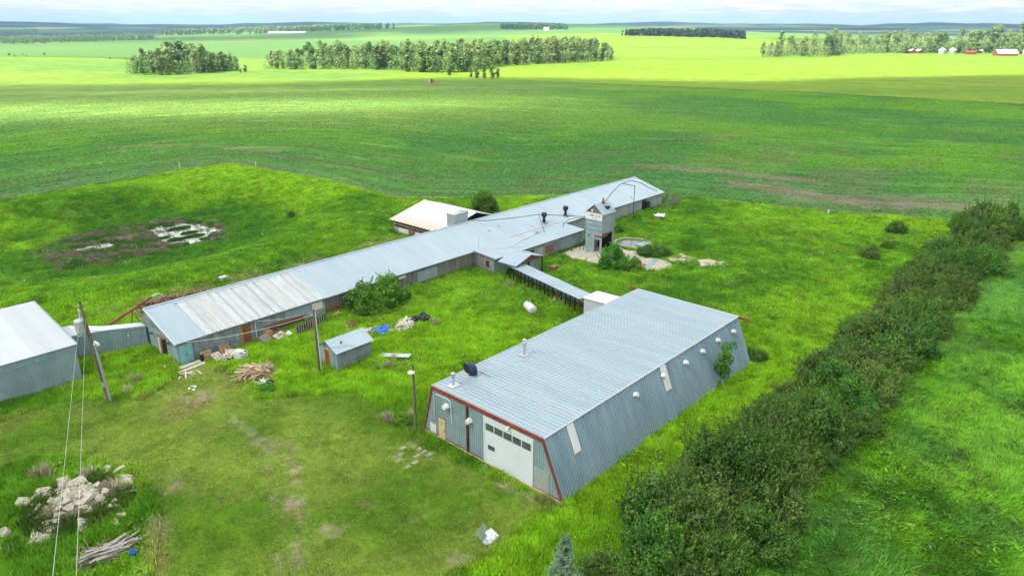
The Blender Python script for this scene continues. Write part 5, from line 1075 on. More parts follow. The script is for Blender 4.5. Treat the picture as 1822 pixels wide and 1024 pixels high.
q = at(569, 663); pl = thing('power_pole', 'plain wooden power pole standing beside the small shed', 'pole', tuple(q)); part('shaft', MB().tube([(0, 0, -.4), (0, 0, 7.15)], [.16, .12], 10), M['pole'], pl)
part('riser_pipe', MB().tube([(.12, -.14, 0), (.1, -.12, 6.9)], .05, 8), M['white'], pl); part('insulator', MB().lathe([(.05, 6.5), (.08, 6.6), (.04, 6.7)], 8, (-.2, 0, 0)), M['white'], pl)
top2 = q + np.array([0, 0, 6.9])
q = at(740, 768); pl = thing('yard_light_pole', 'thin wooden light pole with white lamp at the corner of the workshop', 'pole', tuple(q)); part('shaft', MB().tube([(0, 0, -.4), (.05, 0, 6.75)], [.14, .10], 10), M['pole'], pl)
lm = part('lamp', MB().lathe([(.08, .15), (.30, .02), (.32, -.06), (.25, -.07)], 14, (-.25, -.1, 6.15)), M['white'], pl); part('arm', MB().beam((0, 0, 6.2), (-.25, -.1, 6.22), .05, .05), M['galv'], pl)
top3 = q + np.array([0, 0, 6.3])
def cable(a, b, sag, n=14, r=.018):
    a = np.array(a, float); b = np.array(b, float); return MB().tube([a + (b - a) * t_ - (0, 0, sag * 4 * t_ * (1 - t_)) for t_ in np.linspace(0, 1, n)], r, 5)
wa = np.array([0, 0, CAM_H]) + ray(118, 1060) * 19.0; wb = np.array([0, 0, CAM_H]) + ray(88, 1060) * 19.0
for k, (w_, off, lab) in enumerate(((wb, -.35, 'pale overhead wire left of its twin, running from the leaning pole over the rubble heap'), (wa, .15, 'pale overhead wire right of its twin, running from the leaning pole over the rubble heap'))):
    w2 = w_ + (w_ - top) * .8; st = top + rgt * off - (0, 0, .8 + .3 * k); me = cable(st, w2, .25, r=.0065)
    thing('overhead_wire', lab, 'wire', me=me.mesh('wire', M['wire']))
thing('overhead_wire', 'thin service wire from the leaning pole to the barn gable end', 'wire', me=cable(top - (0, 0, 2.2), (27.2, 77.4, 3.0), .3).mesh('wire', M['black']))
thing('overhead_wire', 'thin service wire from the middle pole to the barn side door', 'wire', me=cable(top2, (36.2, 72.5, 2.2), .25).mesh('wire', M['wire']))
thing('overhead_wire', 'thin service wire from barn corner door to the middle pole', 'wire', me=cable((28.0, 72.4, 2.3), top2 - (0, 0, .3), .4).mesh('wire', M['wire']))

# ------------------------------------------------------------------ field fences
def fence(px, n, lab, hpost=1.25, white=()):
    P = np.array([at(a, b)[:2] for a, b in px]); sg_ = np.hypot(*(P[1:] - P[:-1]).T); cu = np.concatenate([[0], np.cumsum(sg_)]); ts = np.linspace(0, cu[-1], n); pts = []
    for t_ in ts: i = min(np.searchsorted(cu, t_, side='right') - 1, len(sg_) - 1); f_ = (t_ - cu[i]) / sg_[i]; c = P[i] * (1 - f_) + P[i + 1] * f_; pts.append(np.array([c[0], c[1], gz(*c)]))
    o = thing('wire_fence', lab, 'fence'); pm = MB().tube([(0, 0, -.2), (0, 0, hpost)], [.075, .06], 6).mesh('post', M['grey_lumber']); pw_ = MB().tube([(0, 0, -.2), (0, 0, 1.5)], [.1, .1], 6).mesh('post', M['white'])
    for k, p_ in enumerate(pts): ob('post', pw_ if k in white else pm, o, tuple(p_), rot=(random.uniform(-.05, .05), random.uniform(-.05, .05), 0))
    for h_ in (.5, .85, 1.15):
        part('wire', MB().tube([p_ + (0, 0, h_) for p_ in pts], .012, 4), M['fence_wire'], o)
    return o
fence([(-60, 373), (0, 357), (200, 321), (330, 300), (410, 290)], 30, 'wire fence along the crop field left of the fence corner above the lagoon', white=(23,))
fence([(412, 290), (550, 315), (700, 352), (800, 356)], 22, 'wire fence running down from the fence corner towards the barn', white=(3,))
q = at(1473, 383); thing('marker_post', 'short white marker post at the edge of the crop field', 'post', tuple(q), me=MB().box(-.12, .12, -.12, .12, -.1, 1.1).mesh('post', M['white']))
q = at(1708, 392); thing('fence_post', 'grey fence post where the hedgerow meets the crop field', 'post', tuple(q), me=MB().tube([(0, 0, -.1), (0, 0, 1.9)], .12, 6).mesh('post', M['grey_lumber']))
q = at(1240, 428); thing('stake', 'thin dark stake standing in the weedy yard', 'post', tuple(q), me=MB().tube([(0, 0, -.1), (0, 0, .9)], .05, 5).mesh('stake', M['dark']))

# ------------------------------------------------------------------ loose things in the yard
def plank_pile(name, label, cat, loc, n, mt, L0=2.4, spread=1.2, hgt=.6, seed=0, rz=0, fan=.6, w=.12, nm='plank'):
    g = np.random.default_rng(seed); t_ = thing(name, label, cat, loc, rz); ms = [MB().box(-l / 2, l / 2, -w / 2, w / 2, -.022, .022).mesh(nm, mt) for l in (L0, L0 * .8, L0 * 1.2)]
    for k in range(n):
        u_ = (k / n); rad = spread * (1 - .6 * u_) * math.sqrt(g.uniform(0, 1)); a = g.uniform(0, 6.28)
        ob(nm, ms[k % 3], t_, (rad * math.cos(a) * 1.1, rad * math.sin(a) * .8, .05 + hgt * u_), rot=(g.normal(0, .12), g.normal(0, .13), g.normal(0, fan)))
    return t_
def slatted(name, label, loc, rz=0, tilt=(0, 0), mt='pallet'):
    t_ = thing(name, label, 'pallet', loc, rot=(tilt[0], tilt[1], rz)); sm = MB().box(-.6, .6, -.05, .05, 0, .02).mesh('slat', M[mt]); bm_ = MB().box(-.05, .05, -.5, .5, -.1, 0).mesh('bearer', M[mt])
    for k in range(6): ob('slat', sm, t_, (0, -.45 + k * .18, 0))
    for x in (-.5, 0, .5): ob('bearer', bm_, t_, (x, 0, 0))
    for k in range(3): ob('slat', sm, t_, (0, -.4 + k * .4, -.12))
    return t_
slatted('pallet', 'brown wooden pallet leaning on the barn wall nearest the blue double door', (29.75, 71.75, .45), 0, (R(68), 0))
slatted('pallet', 'brown wooden pallet leaning on the barn wall, second from the blue door', (31.9, 71.85, .5), 0, (R(66), 0))
slatted('pallet', 'greyish pallet tipped against the brown pallets', (30.6, 71.0, .25), R(25), (R(40), R(8)), 'white_lumber')
slatted('pallet', 'bleached pallet lying on the scrap boards beside the white tote', (32.0, 70.7, .3), R(-20), (R(18), R(12)), 'white_lumber')
slatted('pallet', 'grey slatted panel leaning near the brown side door', (36.5, 71.3, .35), R(20), (R(38), R(-5)), 'grey_lumber')
plank_pile('scrap_board_pile', 'pale scrap boards heaped between the pallets and the white tote', 'lumber pile', (31.9, 70.3, 0), 22, M['white_lumber'], 1.5, .9, .45, 3)
tt_ = thing('water_tote', 'dirty white plastic tote tank tipped open beside the scrap boards', 'tank', (32.2, 68.9, 0), R(20))
part('tank', MB().hexa([(-.5, -.5, 0), (.5, -.5, 0), (.5, .5, 0), (-.5, .5, 0)], [(-.58, -.56, .85), (.58, -.56, .85), (.58, .56, .85), (-.58, .56, .85)]), M['plastic_w'], tt_); part('lid', MB().box(-.35, .5, -.1, .7, .86, .92), M['white'], tt_, rot=(R(6), R(5), R(12))); part('opening', MB().box(-.45, -.05, -.45, -.12, .852, .87).box(.2, .5, -.5, -.2, .852, .87), M['dark'], tt_)
thing('barrel', 'small dark barrel against the barn wall beside the blue door', 'barrel', (29.2, 71.75, -.1), me=MB().lathe([(.2, 0), (.24, .3), (.2, .7)], 10).mesh('barrel', M['black']))
q = at(452, 668); plank_pile('lumber_pile', 'big heap of bleached planks thrown on the lawn edge near the barn', 'lumber pile', (q[0] + .2, q[1] - .2, q[2]), 130, M['lumber'], 2.2, 1.6, .95, 5, R(-20), .6, .11)
q = at(470, 686); plank_pile('scrap_heap', 'white and dark scrap at the lower end of the big plank heap', 'scrap', tuple(q), 22, M['white_lumber'], 1.2, .9, .4, 6, R(40), .9)
q = at(482, 686); thing('tyre', 'dark tyre lying at the corner of the plank heap', 'tyre', (q[0], q[1], q[2] + .45), me=MB().tube([(.3 * math.cos(a), .3 * math.sin(a), 0) for a in np.linspace(0, 6.283, 15)], .11, 8, False).mesh('tyre', M['black'], True), rot=(R(15), 0, 0))
for k, (x, y, l, w, lab) in enumerate(((27.7, 71.3, 2.3, .6, 'broad concrete step below the blue double door'), (27.6, 70.7, 3.0, .28, 'long pale timber on the ground in front of the door step'))):
    thing('door_step' if k == 0 else 'timber', lab, 'step' if k == 0 else 'timber', (x, y, 0), R(3 + 4 * k), me=MB().box(-l / 2, l / 2, -w / 2, w / 2, -.2, .22 - .1 * k).mesh('slab', M['conc_w'] if k == 0 else M['white_lumber']))
q = at(338, 668); plank_pile('board_scatter', 'few pale boards lying on the lawn below the door step', 'boards', tuple(q), 7, M['white_lumber'], 1.1, 1.6, .05, 8, 0, .7, .14)
q = at(287, 655); plank_pile('board_scatter', 'pale boards leaning on the barn corner by the hollow', 'boards', tuple(q), 6, M['white_lumber'], 1.3, .8, .15, 9, 1.9, .5, .14)
q = at(345, 692); plank_pile('paper_scrap', 'little white litter scraps on the bare lawn patch', 'litter', tuple(q), 4, M['white'], .35, .8, .04, 10, 0, 2, .2, 'scrap')
# board pen at the barn wall
pn_ = thing('board_pen', 'low pen of dark upright boards in front of the barn wall', 'fence', (0, 0, 0))
bm_ = MB().box(-.08, .08, -.02, .02, -.3, 1.15).mesh('board', M['grey_lumber']); bd_ = MB().box(-.08, .08, -.02, .02, -.3, 1.15).mesh('board', M['dark'])
for k in range(26): ob('board', bd_ if k % 2 else bm_, pn_, (39.7 + k * .17, 69.9 + k * .025, random.uniform(-.06, .04)))
part('rail', MB().beam((39.6, 69.92, .95), (44.1, 70.6, .95), .06, .1), M['grey_lumber'], pn_)
t_ = thing('metal_sheet_scrap', 'white sheet panel leaning at the near end of the board pen', 'metal sheet', (38.6, 70.2, .2), R(35), me=MB().box(-.8, .8, -.3, .3, 0, .05).mesh('panel', M['white']), rot=(R(35), R(-14), R(30)))
plank_pile('scrap_heap', 'dark reddish scrap between the slatted panel and the pen', 'scrap', (38.2, 71.0, 0), 18, M['rust'], 1.1, .9, .5, 12)
slatted('pallet', 'grey pallet resting on the scrap beside the pen', (37.9, 70.6, .45), R(10), (R(12), R(-10)), 'white_lumber')
plank_pile('scrap_heap', 'brown scrap boards against the wall past the white wall sheet', 'scrap', (46.4, 71.2, 0), 14, M['pallet'], 1.2, .8, .5, 13)
t_ = thing('cable_drum', 'wooden cable drum against the dark feed opening', 'drum', (37.2, 71.9, .5), me=None); part('disc', MB().tube([(0, -.25, 0), (0, -.2, 0)], .55, 14), M['pallet'], t_); part('disc', MB().tube([(0, .2, 0), (0, .25, 0)], .55, 14), M['pallet'], t_); part('core', MB().tube([(0, -.2, 0), (0, .2, 0)], .28, 12), M['pallet'], t_)
# line of heaps across the courtyard
q = at(625, 580); plank_pile('scrap_heap', 'dark and pink scrap just behind the small shed roof', 'scrap', tuple(q), 14, M['rust'], .9, 1.0, .6, 14)
q = at(655, 592); plank_pile('scrap_heap', 'white scrap boards right behind the small shed', 'scrap', tuple(q), 20, M['white_lumber'], 1.3, 1.1, .5, 15, 0, 1.3)
def lump(r, h, seed, mt, n=14, m=8, rough=.3):
    g = np.random.default_rng(seed); V = []; F = []
    for i in range(m + 1):
        for k in range(n):
            ph = i / m * math.pi / 2; a = 2 * math.pi * k / n; q_ = 1 + rough * (vnoise(np.array([k * .8 + seed]), np.array([i * .9 + seed]))[0] - .5) * 2
            V.append((r * math.cos(ph) * q_ * math.cos(a), r * .8 * math.cos(ph) * q_ * math.sin(a), h * math.sin(ph) * (1 + rough * .4 * math.sin(a * 3 + seed)) - .05))
    F = [(i * n + k, i * n + (k + 1) % n, (i + 1) * n + (k + 1) % n, (i + 1) * n + k) for i in range(m) for k in range(n)]
    return MB().add(V, F)
q = at(681, 588); tp = thing('blue_tarp', 'crumpled bright blue tarp over a small heap in the courtyard', 'tarp', tuple(q), 1.0); part('sheet', lump(1.25, .55, 3, None, 18, 7, .5), M['blue_tarp'], tp); part('light_bag', lump(.45, .4, 5, None, 10, 5, .4), M['lumber'], tp, loc=(-.5, -.9, 0))
q = at(722, 580); plank_pile('white_board_heap', 'wide heap of white and pinkish boards beside the black plastic heap', 'lumber pile', tuple(q), 75, M['white_lumber'], 1.4, 1.9, .5, 17, R(35), .5, .13)
q = at(753, 572); t_ = thing('black_bale', 'lumpy heap wrapped in black plastic at the end of the board heap', 'bale', tuple(q)); part('wrap', lump(1.0, 1.15, 7, None, 18, 8, .35), M['black_tarp'], t_); part('wrap', lump(.75, .8, 8, None, 16, 8, .4), M['black_tarp'], t_, loc=(-.9, .5, 0)); part('wrap', lump(.6, .5, 9, None, 14, 8, .4), M['black_tarp'], t_, loc=(-.2, 1.4, 0))
q = at(634, 558); thing('grey_drum', 'blue grey drum half hidden under the barn bushes', 'drum', tuple(q), me=MB().lathe([(.45, 0), (.5, .4), (.4, .75), (.1, .85)], 12).mesh('drum', M['wall_metal']))
# propane style tank
a, b = flat(936, 548, .5), flat(953, 553, .5); q = at(943, 556); d_ = np.array([-.55, -1.05, 0]); d_ /= np.linalg.norm(d_)
t_ = thing('fuel_tank', 'white cylindrical tank lying in the grass in the middle of the courtyard', 'tank', (q[0], q[1], q[2] + .15)); part('shell', MB().tube([-d_ * 1.05 + (0, 0, .55), -d_ * .95 + (0, 0, .55), d_ * .95 + (0, 0, .55), d_ * 1.05 + (0, 0, .55)], [.42, .56, .56, .42], 18), M['plastic_w'], t_, True)
part('band', MB().tube([-d_ * .5 + (0, 0, .55), -d_ * .46 + (0, 0, .55)], .575, 18), M['galv'], t_); part('cap', MB().lathe([(.1, 0), (.1, .1)], 10, tuple(-d_ * .6 + (0, 0, 1.08))), M['red'], t_); part('leg', MB().box(-.3, .3, -.05, .05, -.25, .1), M['galv'], t_, loc=tuple(d_ * .6)); part('leg', MB().box(-.3, .3, -.05, .05, -.25, .1), M['galv'], t_, loc=tuple(-d_ * .6))
# tote cage in the foreground
q = at(866, 962); t_ = thing('cage_tote', 'broken white tote with its blue grey wire cage lying at the lawn edge', 'tote', (q[0], q[1], q[2] + .1), R(12))
part('bladder', lump(.55, .5, 11, None, 14, 7, .35), M['plastic_w'], t_, True, loc=(.2, -.25, 0)); part('flap', MB().add([(-.1, -.5, .1), (.7, -.6, .15), (.75, .1, .5), (0, .15, .62), (-.1, -.5, .06), (.7, -.6, .11), (.75, .1, .46), (0, .15, .58)], [(0, 1, 2, 3), (7, 6, 5, 4), (0, 4, 5, 1), (1, 5, 6, 2), (2, 6, 7, 3), (3, 7, 4, 0)]), M['white'], t_)
cg = MB().tube([(-.55, -.2, .3), (-.55, .65, .75)], .03, 5)
for k in range(8): s_ = k / 7; part('cage_bar', MB().tube([(-.6 + s_ * 1.1, -.25 + .1 * s_, .22), (-.55 + s_ * 1.1, .6, .75)], .018, 5), M['side_metal'], t_)
for k in range(5): s_ = k / 4; part('cage_bar', MB().tube([(-.6, -.25 + s_ * .85, .22 + s_ * .53), (.5, -.15 + s_ * .75, .22 + s_ * .53)], .018, 5), M['side_metal'], t_)
# paving grid by the workshop
pv_t = thing('paving_slabs', 'sunken grid of small pale paving slabs in the lawn left of the workshop door', 'paving', (0, 0, 0)); g = np.random.default_rng(31); pmz = [MB().box(-.29, .29, -.19, .19, -.1, .05).mesh('slab', M[k_]) for k_ in ('conc', 'conc_w', 'conc')]
for i in range(5):
    for j in range(5):
        if g.random() < .22: continue
        x, y = flat(733, 797); x += (i - 2) * .78; y += (j - 2) * .62; ob('slab', pmz[0 if g.random() < .55 else (1 if g.random() < .5 else 2)], pv_t, (x, y, gz(x, y) - .045 + g.uniform(-.025, .02)), g.normal(0, .08))
q = at(777, 790); thing('door_slab', 'pale flat stone lying in front of the beige door', 'stone', tuple(q), me=MB().box(-.35, .35, -.3, .3, -.1, .08).mesh('slab', M['conc_w']))
# rubble heap
def chunk(sx, sy, sz, seed):
    g = np.random.default_rng(seed); n = 5 + seed % 3; an = np.sort(g.uniform(0, 6.28, n)) if False else np.linspace(0, 6.28, n, endpoint=False) + g.uniform(-.4, .4, n); rr = g.uniform(.7, 1.15, n)
    B_ = [(sx * r_ * math.cos(a), sy * r_ * math.sin(a), -sz * g.uniform(.8, 1)) for r_, a in zip(rr, an)]; T_ = [(x * g.uniform(.85, 1), y * g.uniform(.85, 1), sz * g.uniform(.7, 1.1)) for x, y, _ in B_]
    return MB().add(B_ + T_, [tuple(range(n))[::-1], tuple(range(n, 2 * n))] + [(k, (k + 1) % n, n + (k + 1) % n, n + k) for k in range(n)])
cms = [chunk(1.0, .72, .13, s_).mesh('concrete_slab', M['conc_w']) for s_ in range(6)] + [chunk(.58, .42, .15, s_ + 20).mesh('concrete_slab', M['conc_w']) for s_ in range(6)] + [chunk(.34, .26, .15, s_ + 40).mesh('concrete_slab', M['conc']) for s_ in range(4)]
q0 = at(140, 900); rb = thing('rubble_heap', 'heap of broken pale concrete slabs overgrown with weeds in the foreground', 'rubble heap', (0, 0, 0)); g = np.random.default_rng(91)
def rubh(x, y): return 1.25 * math.exp(-((x - q0[0]) ** 2 + (y - q0[1]) ** 2) / 5.5)
pxl = [(118, 856, 0), (95, 878, 1), (135, 872, 2), (150, 862, 3), (70, 880, 4), (50, 888, 5), (128, 880, 6), (170, 875, 7), (185, 880, 8), (165, 885, 9), (200, 895, 10), (210, 902, 11), (190, 905, 6), (215, 912, 7), (140, 890, 8), (125, 895, 9), (150, 900, 2), (155, 935, 1), (66, 905, 7), (205, 930, 8),
       (85, 930, 9), (100, 928, 6), (75, 948, 0), (88, 955, 3), (60, 955, 10), (92, 970, 8), (55, 962, 9), (90, 940, 11), (170, 940, 12), (178, 940, 13), (105, 860, 8), (160, 872, 12), (178, 872, 13), (145, 855, 14), (112, 890, 15), (180, 893, 6), (195, 912, 13), (140, 868, 4), (107, 872, 3), (120, 862, 5)]
for k, (px, py, mi) in enumerate(pxl): p_ = at(px, py, .3); h_ = rubh(p_[0], p_[1]); ob('concrete_slab', cms[mi], rb, (p_[0], p_[1], p_[2] + h_ * .75 + .08), rot=(g.normal(0, .38), g.normal(0, .38), g.uniform(0, 6.28)))
for k in range(130):
    a = g.uniform(0, 6.28); r_ = abs(g.normal(0, 1.6)); x, y = q0[0] + r_ * math.cos(a) * 1.2, q0[1] + r_ * math.sin(a); ob('concrete_slab', cms[6 + k % 10], rb, (x, y, gz(x, y) + rubh(x, y) * .7 + .03), rot=(g.normal(0, .5), g.normal(0, .5), g.uniform(0, 6.28)))
part('soil_mound', lump(3.0, 1.1, 13, None, 24, 10, .25), mat('dry_soil', (.16, .13, .09), (.09, .08, .05), 3, .95, bump=.5), rb, loc=(q0[0], q0[1], gz(*q0[:2]) - .1))
q = at(200, 985); plank_pile('old_timber_pile', 'pile of weathered grey timbers at the lower side of the rubble heap', 'timber pile', tuple(q), 48, M['grey_lumber'], 2.1, 1.35, .6, 23, R(-12), .3, .2, 'timber')
q = at(165, 992); bp = plank_pile('brush_pile', 'brown dead branches heaped between rubble and grey timbers', 'brush pile', tuple(q), 60, M['bark'], 1.5, 1.7, .35, 24, 0, 1.5, .05, 'branch')
q = at(239, 992); thing('blue_bucket', 'small bright blue bucket beside the grey timber pile', 'bucket', tuple(q), me=MB().lathe([(.17, 0), (.25, .55), (.26, .58), (.22, .57), (.18, .4)], 12).mesh('bucket', M['blue_tarp']))
q = at(222, 880); t_ = thing('fallen_rail', 'grey fallen rail with upright stakes at the right side of the rubble heap', 'fence rail', tuple(q), 0); part('rail', MB().beam((-1.0, .7, .3), (.7, -.6, .35), .1, .1), M['grey_lumber'], t_); part('stake', MB().beam((.55, -.5, -.1), (.55, -.5, .75), .07, .07), M['grey_lumber'], t_); part('stake', MB().beam((.0, .1, -.1), (.0, .1, .7), .07, .07), M['grey_lumber'], t_)
# firewood stack and red auger behind the barn
g = np.random.default_rng(44); fw = thing('firewood_heap', 'long low heap of reddish split firewood behind the barn', 'wood heap', (0, 0, 0)); lms = [MB().tube([(-l / 2, 0, 0), (l / 2, 0, 0)], r_, 6).mesh('log', M['firewood']) for l, r_ in ((.5, .11), (.6, .14), (.45, .09))]
for k in range(280):
    t_ = g.uniform(0, 1); x = 30.5 + 9.5 * t_; y = 91.6 - 1.2 * t_ + g.normal(0, .95); h_ = 1.0 * math.exp(-((y - 91.6 + 1.2 * t_) / 1.2) ** 2) * (1 - .4 * abs(t_ - .4)); ob('log', lms[k % 3], fw, (x, y, gz(x, y) + h_ * g.uniform(.3, 1) + .05), rot=(0, g.normal(0, .3), g.uniform(0, 6.28)))
ag = thing('grain_auger', 'long rusty red auger tube sloping up behind the passage', 'auger', (0, 0, 0)); A0 = np.array([23.6, 83.6, 1.9]); A1 = np.array([30.2, 85.9, 3.4]); part('tube', MB().tube([A0 - (A1 - A0) * .15, A0, A1], .14, 10), M['red'], ag); part('spout', MB().tube([A1, A1 + (.9, .2, .1), A1 + (1.5, .3, -.35)], .11, 8), M['galv'], ag)
part('leg', MB().beam(A0 + (A1 - A0) * .6, (27.2, 85.6, -.3), .07, .07), M['red'], ag); part('leg', MB().beam(A0 + (A1 - A0) * .6, (28.4, 84.0, -.3), .07, .07), M['red'], ag)
q = at(398, 500); thing('metal_hatch', 'small pale metal box on the bank behind the white roof sheets', 'box', (q[0], q[1], q[2]), R(10), me=MB().box(-.55, .55, -.4, .4, -.1, .7).mesh('box', M['galv']))
# corral at the far barn end
cr = thing('corral_fence', 'weathered board corral at the far end of the long barn', 'fence', (0, 0, 0)); cp = [(125.8, 74.5), (129.2, 73.8), (129.0, 70.6), (124.6, 70.2), (121.6, 70.6)]
for i in range(4):
    (x0, y0), (x1, y1) = cp[i], cp[i + 1]
    for z_ in (.25, .65, 1.05): part('rail', MB().beam((x0, y0, z_), (x1, y1, z_), .05, .2), M['old_wood'], cr)
    part('post', MB().box(x0 - .08, x0 + .08, y0 - .08, y0 + .08, -.3, 1.4), M['old_wood'], cr); part('post', MB().box((x0 + x1) / 2 - .08, (x0 + x1) / 2 + .08, (y0 + y1) / 2 - .08, (y0 + y1) / 2 + .08, -.3, 1.4), M['old_wood'], cr)
q = at(1173, 388); t_ = thing('scrap_sheet_pile', 'pale scrap sheets lying in grass below the far barn end', 'scrap', tuple(q))
for k in range(7): part('sheet', MB().box(-.9, .9, -.45, .45, 0, .03), M['white'] if k % 2 else M['white_lumber'], t_, loc=(random.uniform(-1.4, 1.4), random.uniform(-1.2, 1.2), .25 + .05 * k), rot=(random.uniform(-.25, .25), random.uniform(-.25, .25), random.uniform(0, 3)))
q = at(1597, 431); thing('pale_scrap', 'thin pale scrap boards lying near the hedgerow bushes', 'scrap', (q[0], q[1], q[2] + .3), R(-50), me=MB().box(-1.3, 1.3, -.12, .12, 0, .06).box(-.8, .9, .25, .45, 0, .06).mesh('boards', M['white_lumber']))
# concrete yard and round pads by the tower
def slabmesh(poly, z0, z1):
    n = len(poly); V = [(x, y, z0) for x, y in poly] + [(x, y, z1) for x, y in poly]; return MB().add(V, [tuple(range(n))[::-1], tuple(range(n, 2 * n))] + [(i, (i + 1) % n, n + (i + 1) % n, n + i) for i in range(n)])
def ccw(P):
    a = sum(P[i][0] * P[(i + 1) % len(P)][1] - P[(i + 1) % len(P)][0] * P[i][1] for i in range(len(P))); return P if a > 0 else P[::-1]
py_ = ccw([tuple(at(a, b)[:2]) for a, b in [(998, 452), (1030, 440), (1090, 433), (1112, 446), (1152, 452), (1140, 468), (1060, 470), (1020, 462)]]); zc = -.33
cy = thing('concrete_yard', 'worn concrete yard at the foot of the mill tower', 'concrete slab'); part('slab', slabmesh(py_, -1, zc + .07), M['conc_w'], cy)
c = at(1158, 472); rp = thing('round_pad', 'round pale concrete pad with rusty patch in front of the tower bushes', 'concrete pad', (c[0], c[1], c[2])); part('pad', MB().lathe([(3.15, -.5), (3.15, .22), (3.0, .25)], 40), M['conc_w'], rp)
part('rust_patch', MB().lathe([(.9, .252), (.8, .27)], 14, (-1.4, .55, 0)), M['rust'], rp); part('metal_strip', MB().beam((-2.2, -.6, .27), (2.4, .6, .27), .9, .03), M['side_metal'], rp); part('orange_patch', MB().lathe([(.35, .252), (.3, .27)], 10, (1.5, .8, 0)), M['beige'], rp)
c = at(1126, 434); tkr = thing('open_tank', 'sunken round concrete tank ring with dark water behind the tower', 'tank', (c[0], c[1], c[2])); ring = MB(); nn_ = 40; V = []
for r_, z_ in ((3.1, -.4), (3.1, .3), (2.85, .3), (2.85, -.4)): V += [(r_ * math.cos(6.2832 * k / nn_), r_ * math.sin(6.2832 * k / nn_), z_) for k in range(nn_)]
ring.add(V, [(i * nn_ + k, i * nn_ + (k + 1) % nn_, (i + 1) * nn_ + (k + 1) % nn_, (i + 1) * nn_ + k) for i in range(3) for k in range(nn_)]); part('ring_wall', ring, M['conc_w'], tkr); part('water', MB().lathe([(2.86, .02), (2.86, .05)], 40), M['glass'], tkr); part('slab', MB().box(-.4, 2.2, -2.2, -.8, .06, .16), M['wall_metal'], tkr)
for k, (P_, lab) in enumerate((([(1182, 461), (1205, 456), (1240, 461), (1242, 467), (1215, 470), (1190, 467)], 'broken concrete slab strip in the grass, the one next to the round pad'), ([(1240, 468), (1262, 465), (1290, 471), (1291, 479), (1278, 483), (1258, 476)], 'broken concrete slab strip in the grass, farther from the round pad'))):
    P = ccw([tuple(at(a, b)[:2]) for a, b in P_]); t_ = thing('concrete_strip', lab, 'concrete slab'); part('slab', slabmesh(P, -1, gz(*P[0]) + .28), M['conc_w'], t_)
    c_ = np.mean(P, 0)
    for j in range(5): part('broken_piece', cms[j * 2], None, t_, loc=(c_[0] + random.uniform(-2, 2), c_[1] + random.uniform(-1, 1), gz(*c_) + .35), rot=(random.uniform(-.15, .15), random.uniform(-.15, .15), random.uniform(0, 6)))
for k, (px, py, h_, lab) in enumerate(((1017, 448, .9, 'thick rusty stub post on the concrete yard'), (1032, 447, .7, 'thin dark stub post on the concrete yard nearest the rusty stub'), (1038, 446, .6, 'second thin stub post on the concrete yard beside the tower'))): q = at(px, py); thing('stub_post', lab, 'post', (q[0], q[1], q[2] + .05), me=MB().tube([(0, 0, 0), (0, 0, h_)], .12 if k == 0 else .06, 7).mesh('post', M['rust'] if k == 0 else M['dark']))
q = at(1042, 446); thing('trough', 'light metal trough lying on the concrete yard by the tower foot', 'trough', (q[0], q[1] - .3, q[2] + .12), R(30), me=MB().box(-1.3, 1.3, -.25, .25, 0, .22).box(-1.2, 1.2, -.18, .18, .221, .24).mesh('trough', M['galv']))
q = at(985, 482); thing('rusty_box', 'small rusty box in the grass behind the walkway roof', 'box', tuple(q), R(10), me=MB().box(-.6, .6, -.4, .4, 0, .8).mesh('box', M['rust']))
q = at(1118, 488); thing('dark_stub', 'small dark stub beside the round bush near the pad', 'post', tuple(q), me=MB().tube([(0, 0, 0), (0, 0, .6)], .12, 6).mesh('stub', M['dark']))
# wellhead far out in the crop
q = at(768, 148); t_ = thing('wellhead', 'small reddish wellhead with posts on a bare patch far out in the crop', 'wellhead', tuple(q)); part('lease_pad', MB().lathe([(6, -.2), (5.5, .12)], 18), M['rust'], t_); part('valve_tree', MB().lathe([(.5, 0), (.5, 1.2), (.9, 1.3), (.4, 1.7), (.4, 2.6)], 10), M['red'], t_); part('guard_post', MB().box(1.5, 1.9, -.2, .2, 0, 2), M['red'], t_); part('guard_post', MB().box(-2, -1.6, -.2, .2, 0, 2), M['white'], t_)

# ------------------------------------------------------------------ far farmstead
def gable(name, label, px, py, L_, W_, hw, hr, rz, wm, rm, door=True, group=None):
    q = at(px, py); t_ = thing(name, label, 'shed' if 'shed' in name else 'barn', tuple(q), rz, group)
    b_ = MB(); pts = [(-W_ / 2, -.5), (W_ / 2, -.5), (W_ / 2, hw), (0, hr - .1), (-W_ / 2, hw)]
    b_.add([(-L_ / 2, a, b) for a, b in pts] + [(L_ / 2, a, b) for a, b in pts], [(4, 3, 2, 1, 0), (5, 6, 7, 8, 9)] + [(i, (i + 1) % 5, 5 + (i + 1) % 5, 5 + i) for i in range(5)]); part('wall', b_, wm, t_)
    for s_ in (-1, 1):
        x0, x1 = -L_ / 2 - .3, L_ / 2 + .3; y = s_ * (W_ / 2 + .4); z = hw - .25
        part('roof_slope', MB().hexa([(x0, 0, hr), (x1, 0, hr), (x1, y, z), (x0, y, z)][::(1 if s_ < 0 else -1)], [(x0, 0, hr + .15), (x1, 0, hr + .15), (x1, y, z + .15), (x0, y, z + .15)][::(1 if s_ < 0 else -1)]), rm, t_)
    if door: part('door', MB().box(-L_ / 2 - .06, -L_ / 2, -.9, .9, 0, hw * .85), M['dark'], t_)
    return t_
fz = HEAD
gable('red_shed', 'small red shed with pale roof at the far farmstead, left of its twin', 1621, 95, 6, 7.5, 3, 5, fz + R(200), M['far_red'], M['far_roof'])
gable('red_shed', 'small red shed with pale roof at the far farmstead, right of its twin', 1635, 95, 6, 7.5, 3, 5, fz + R(200), M['far_red'], M['far_roof'])
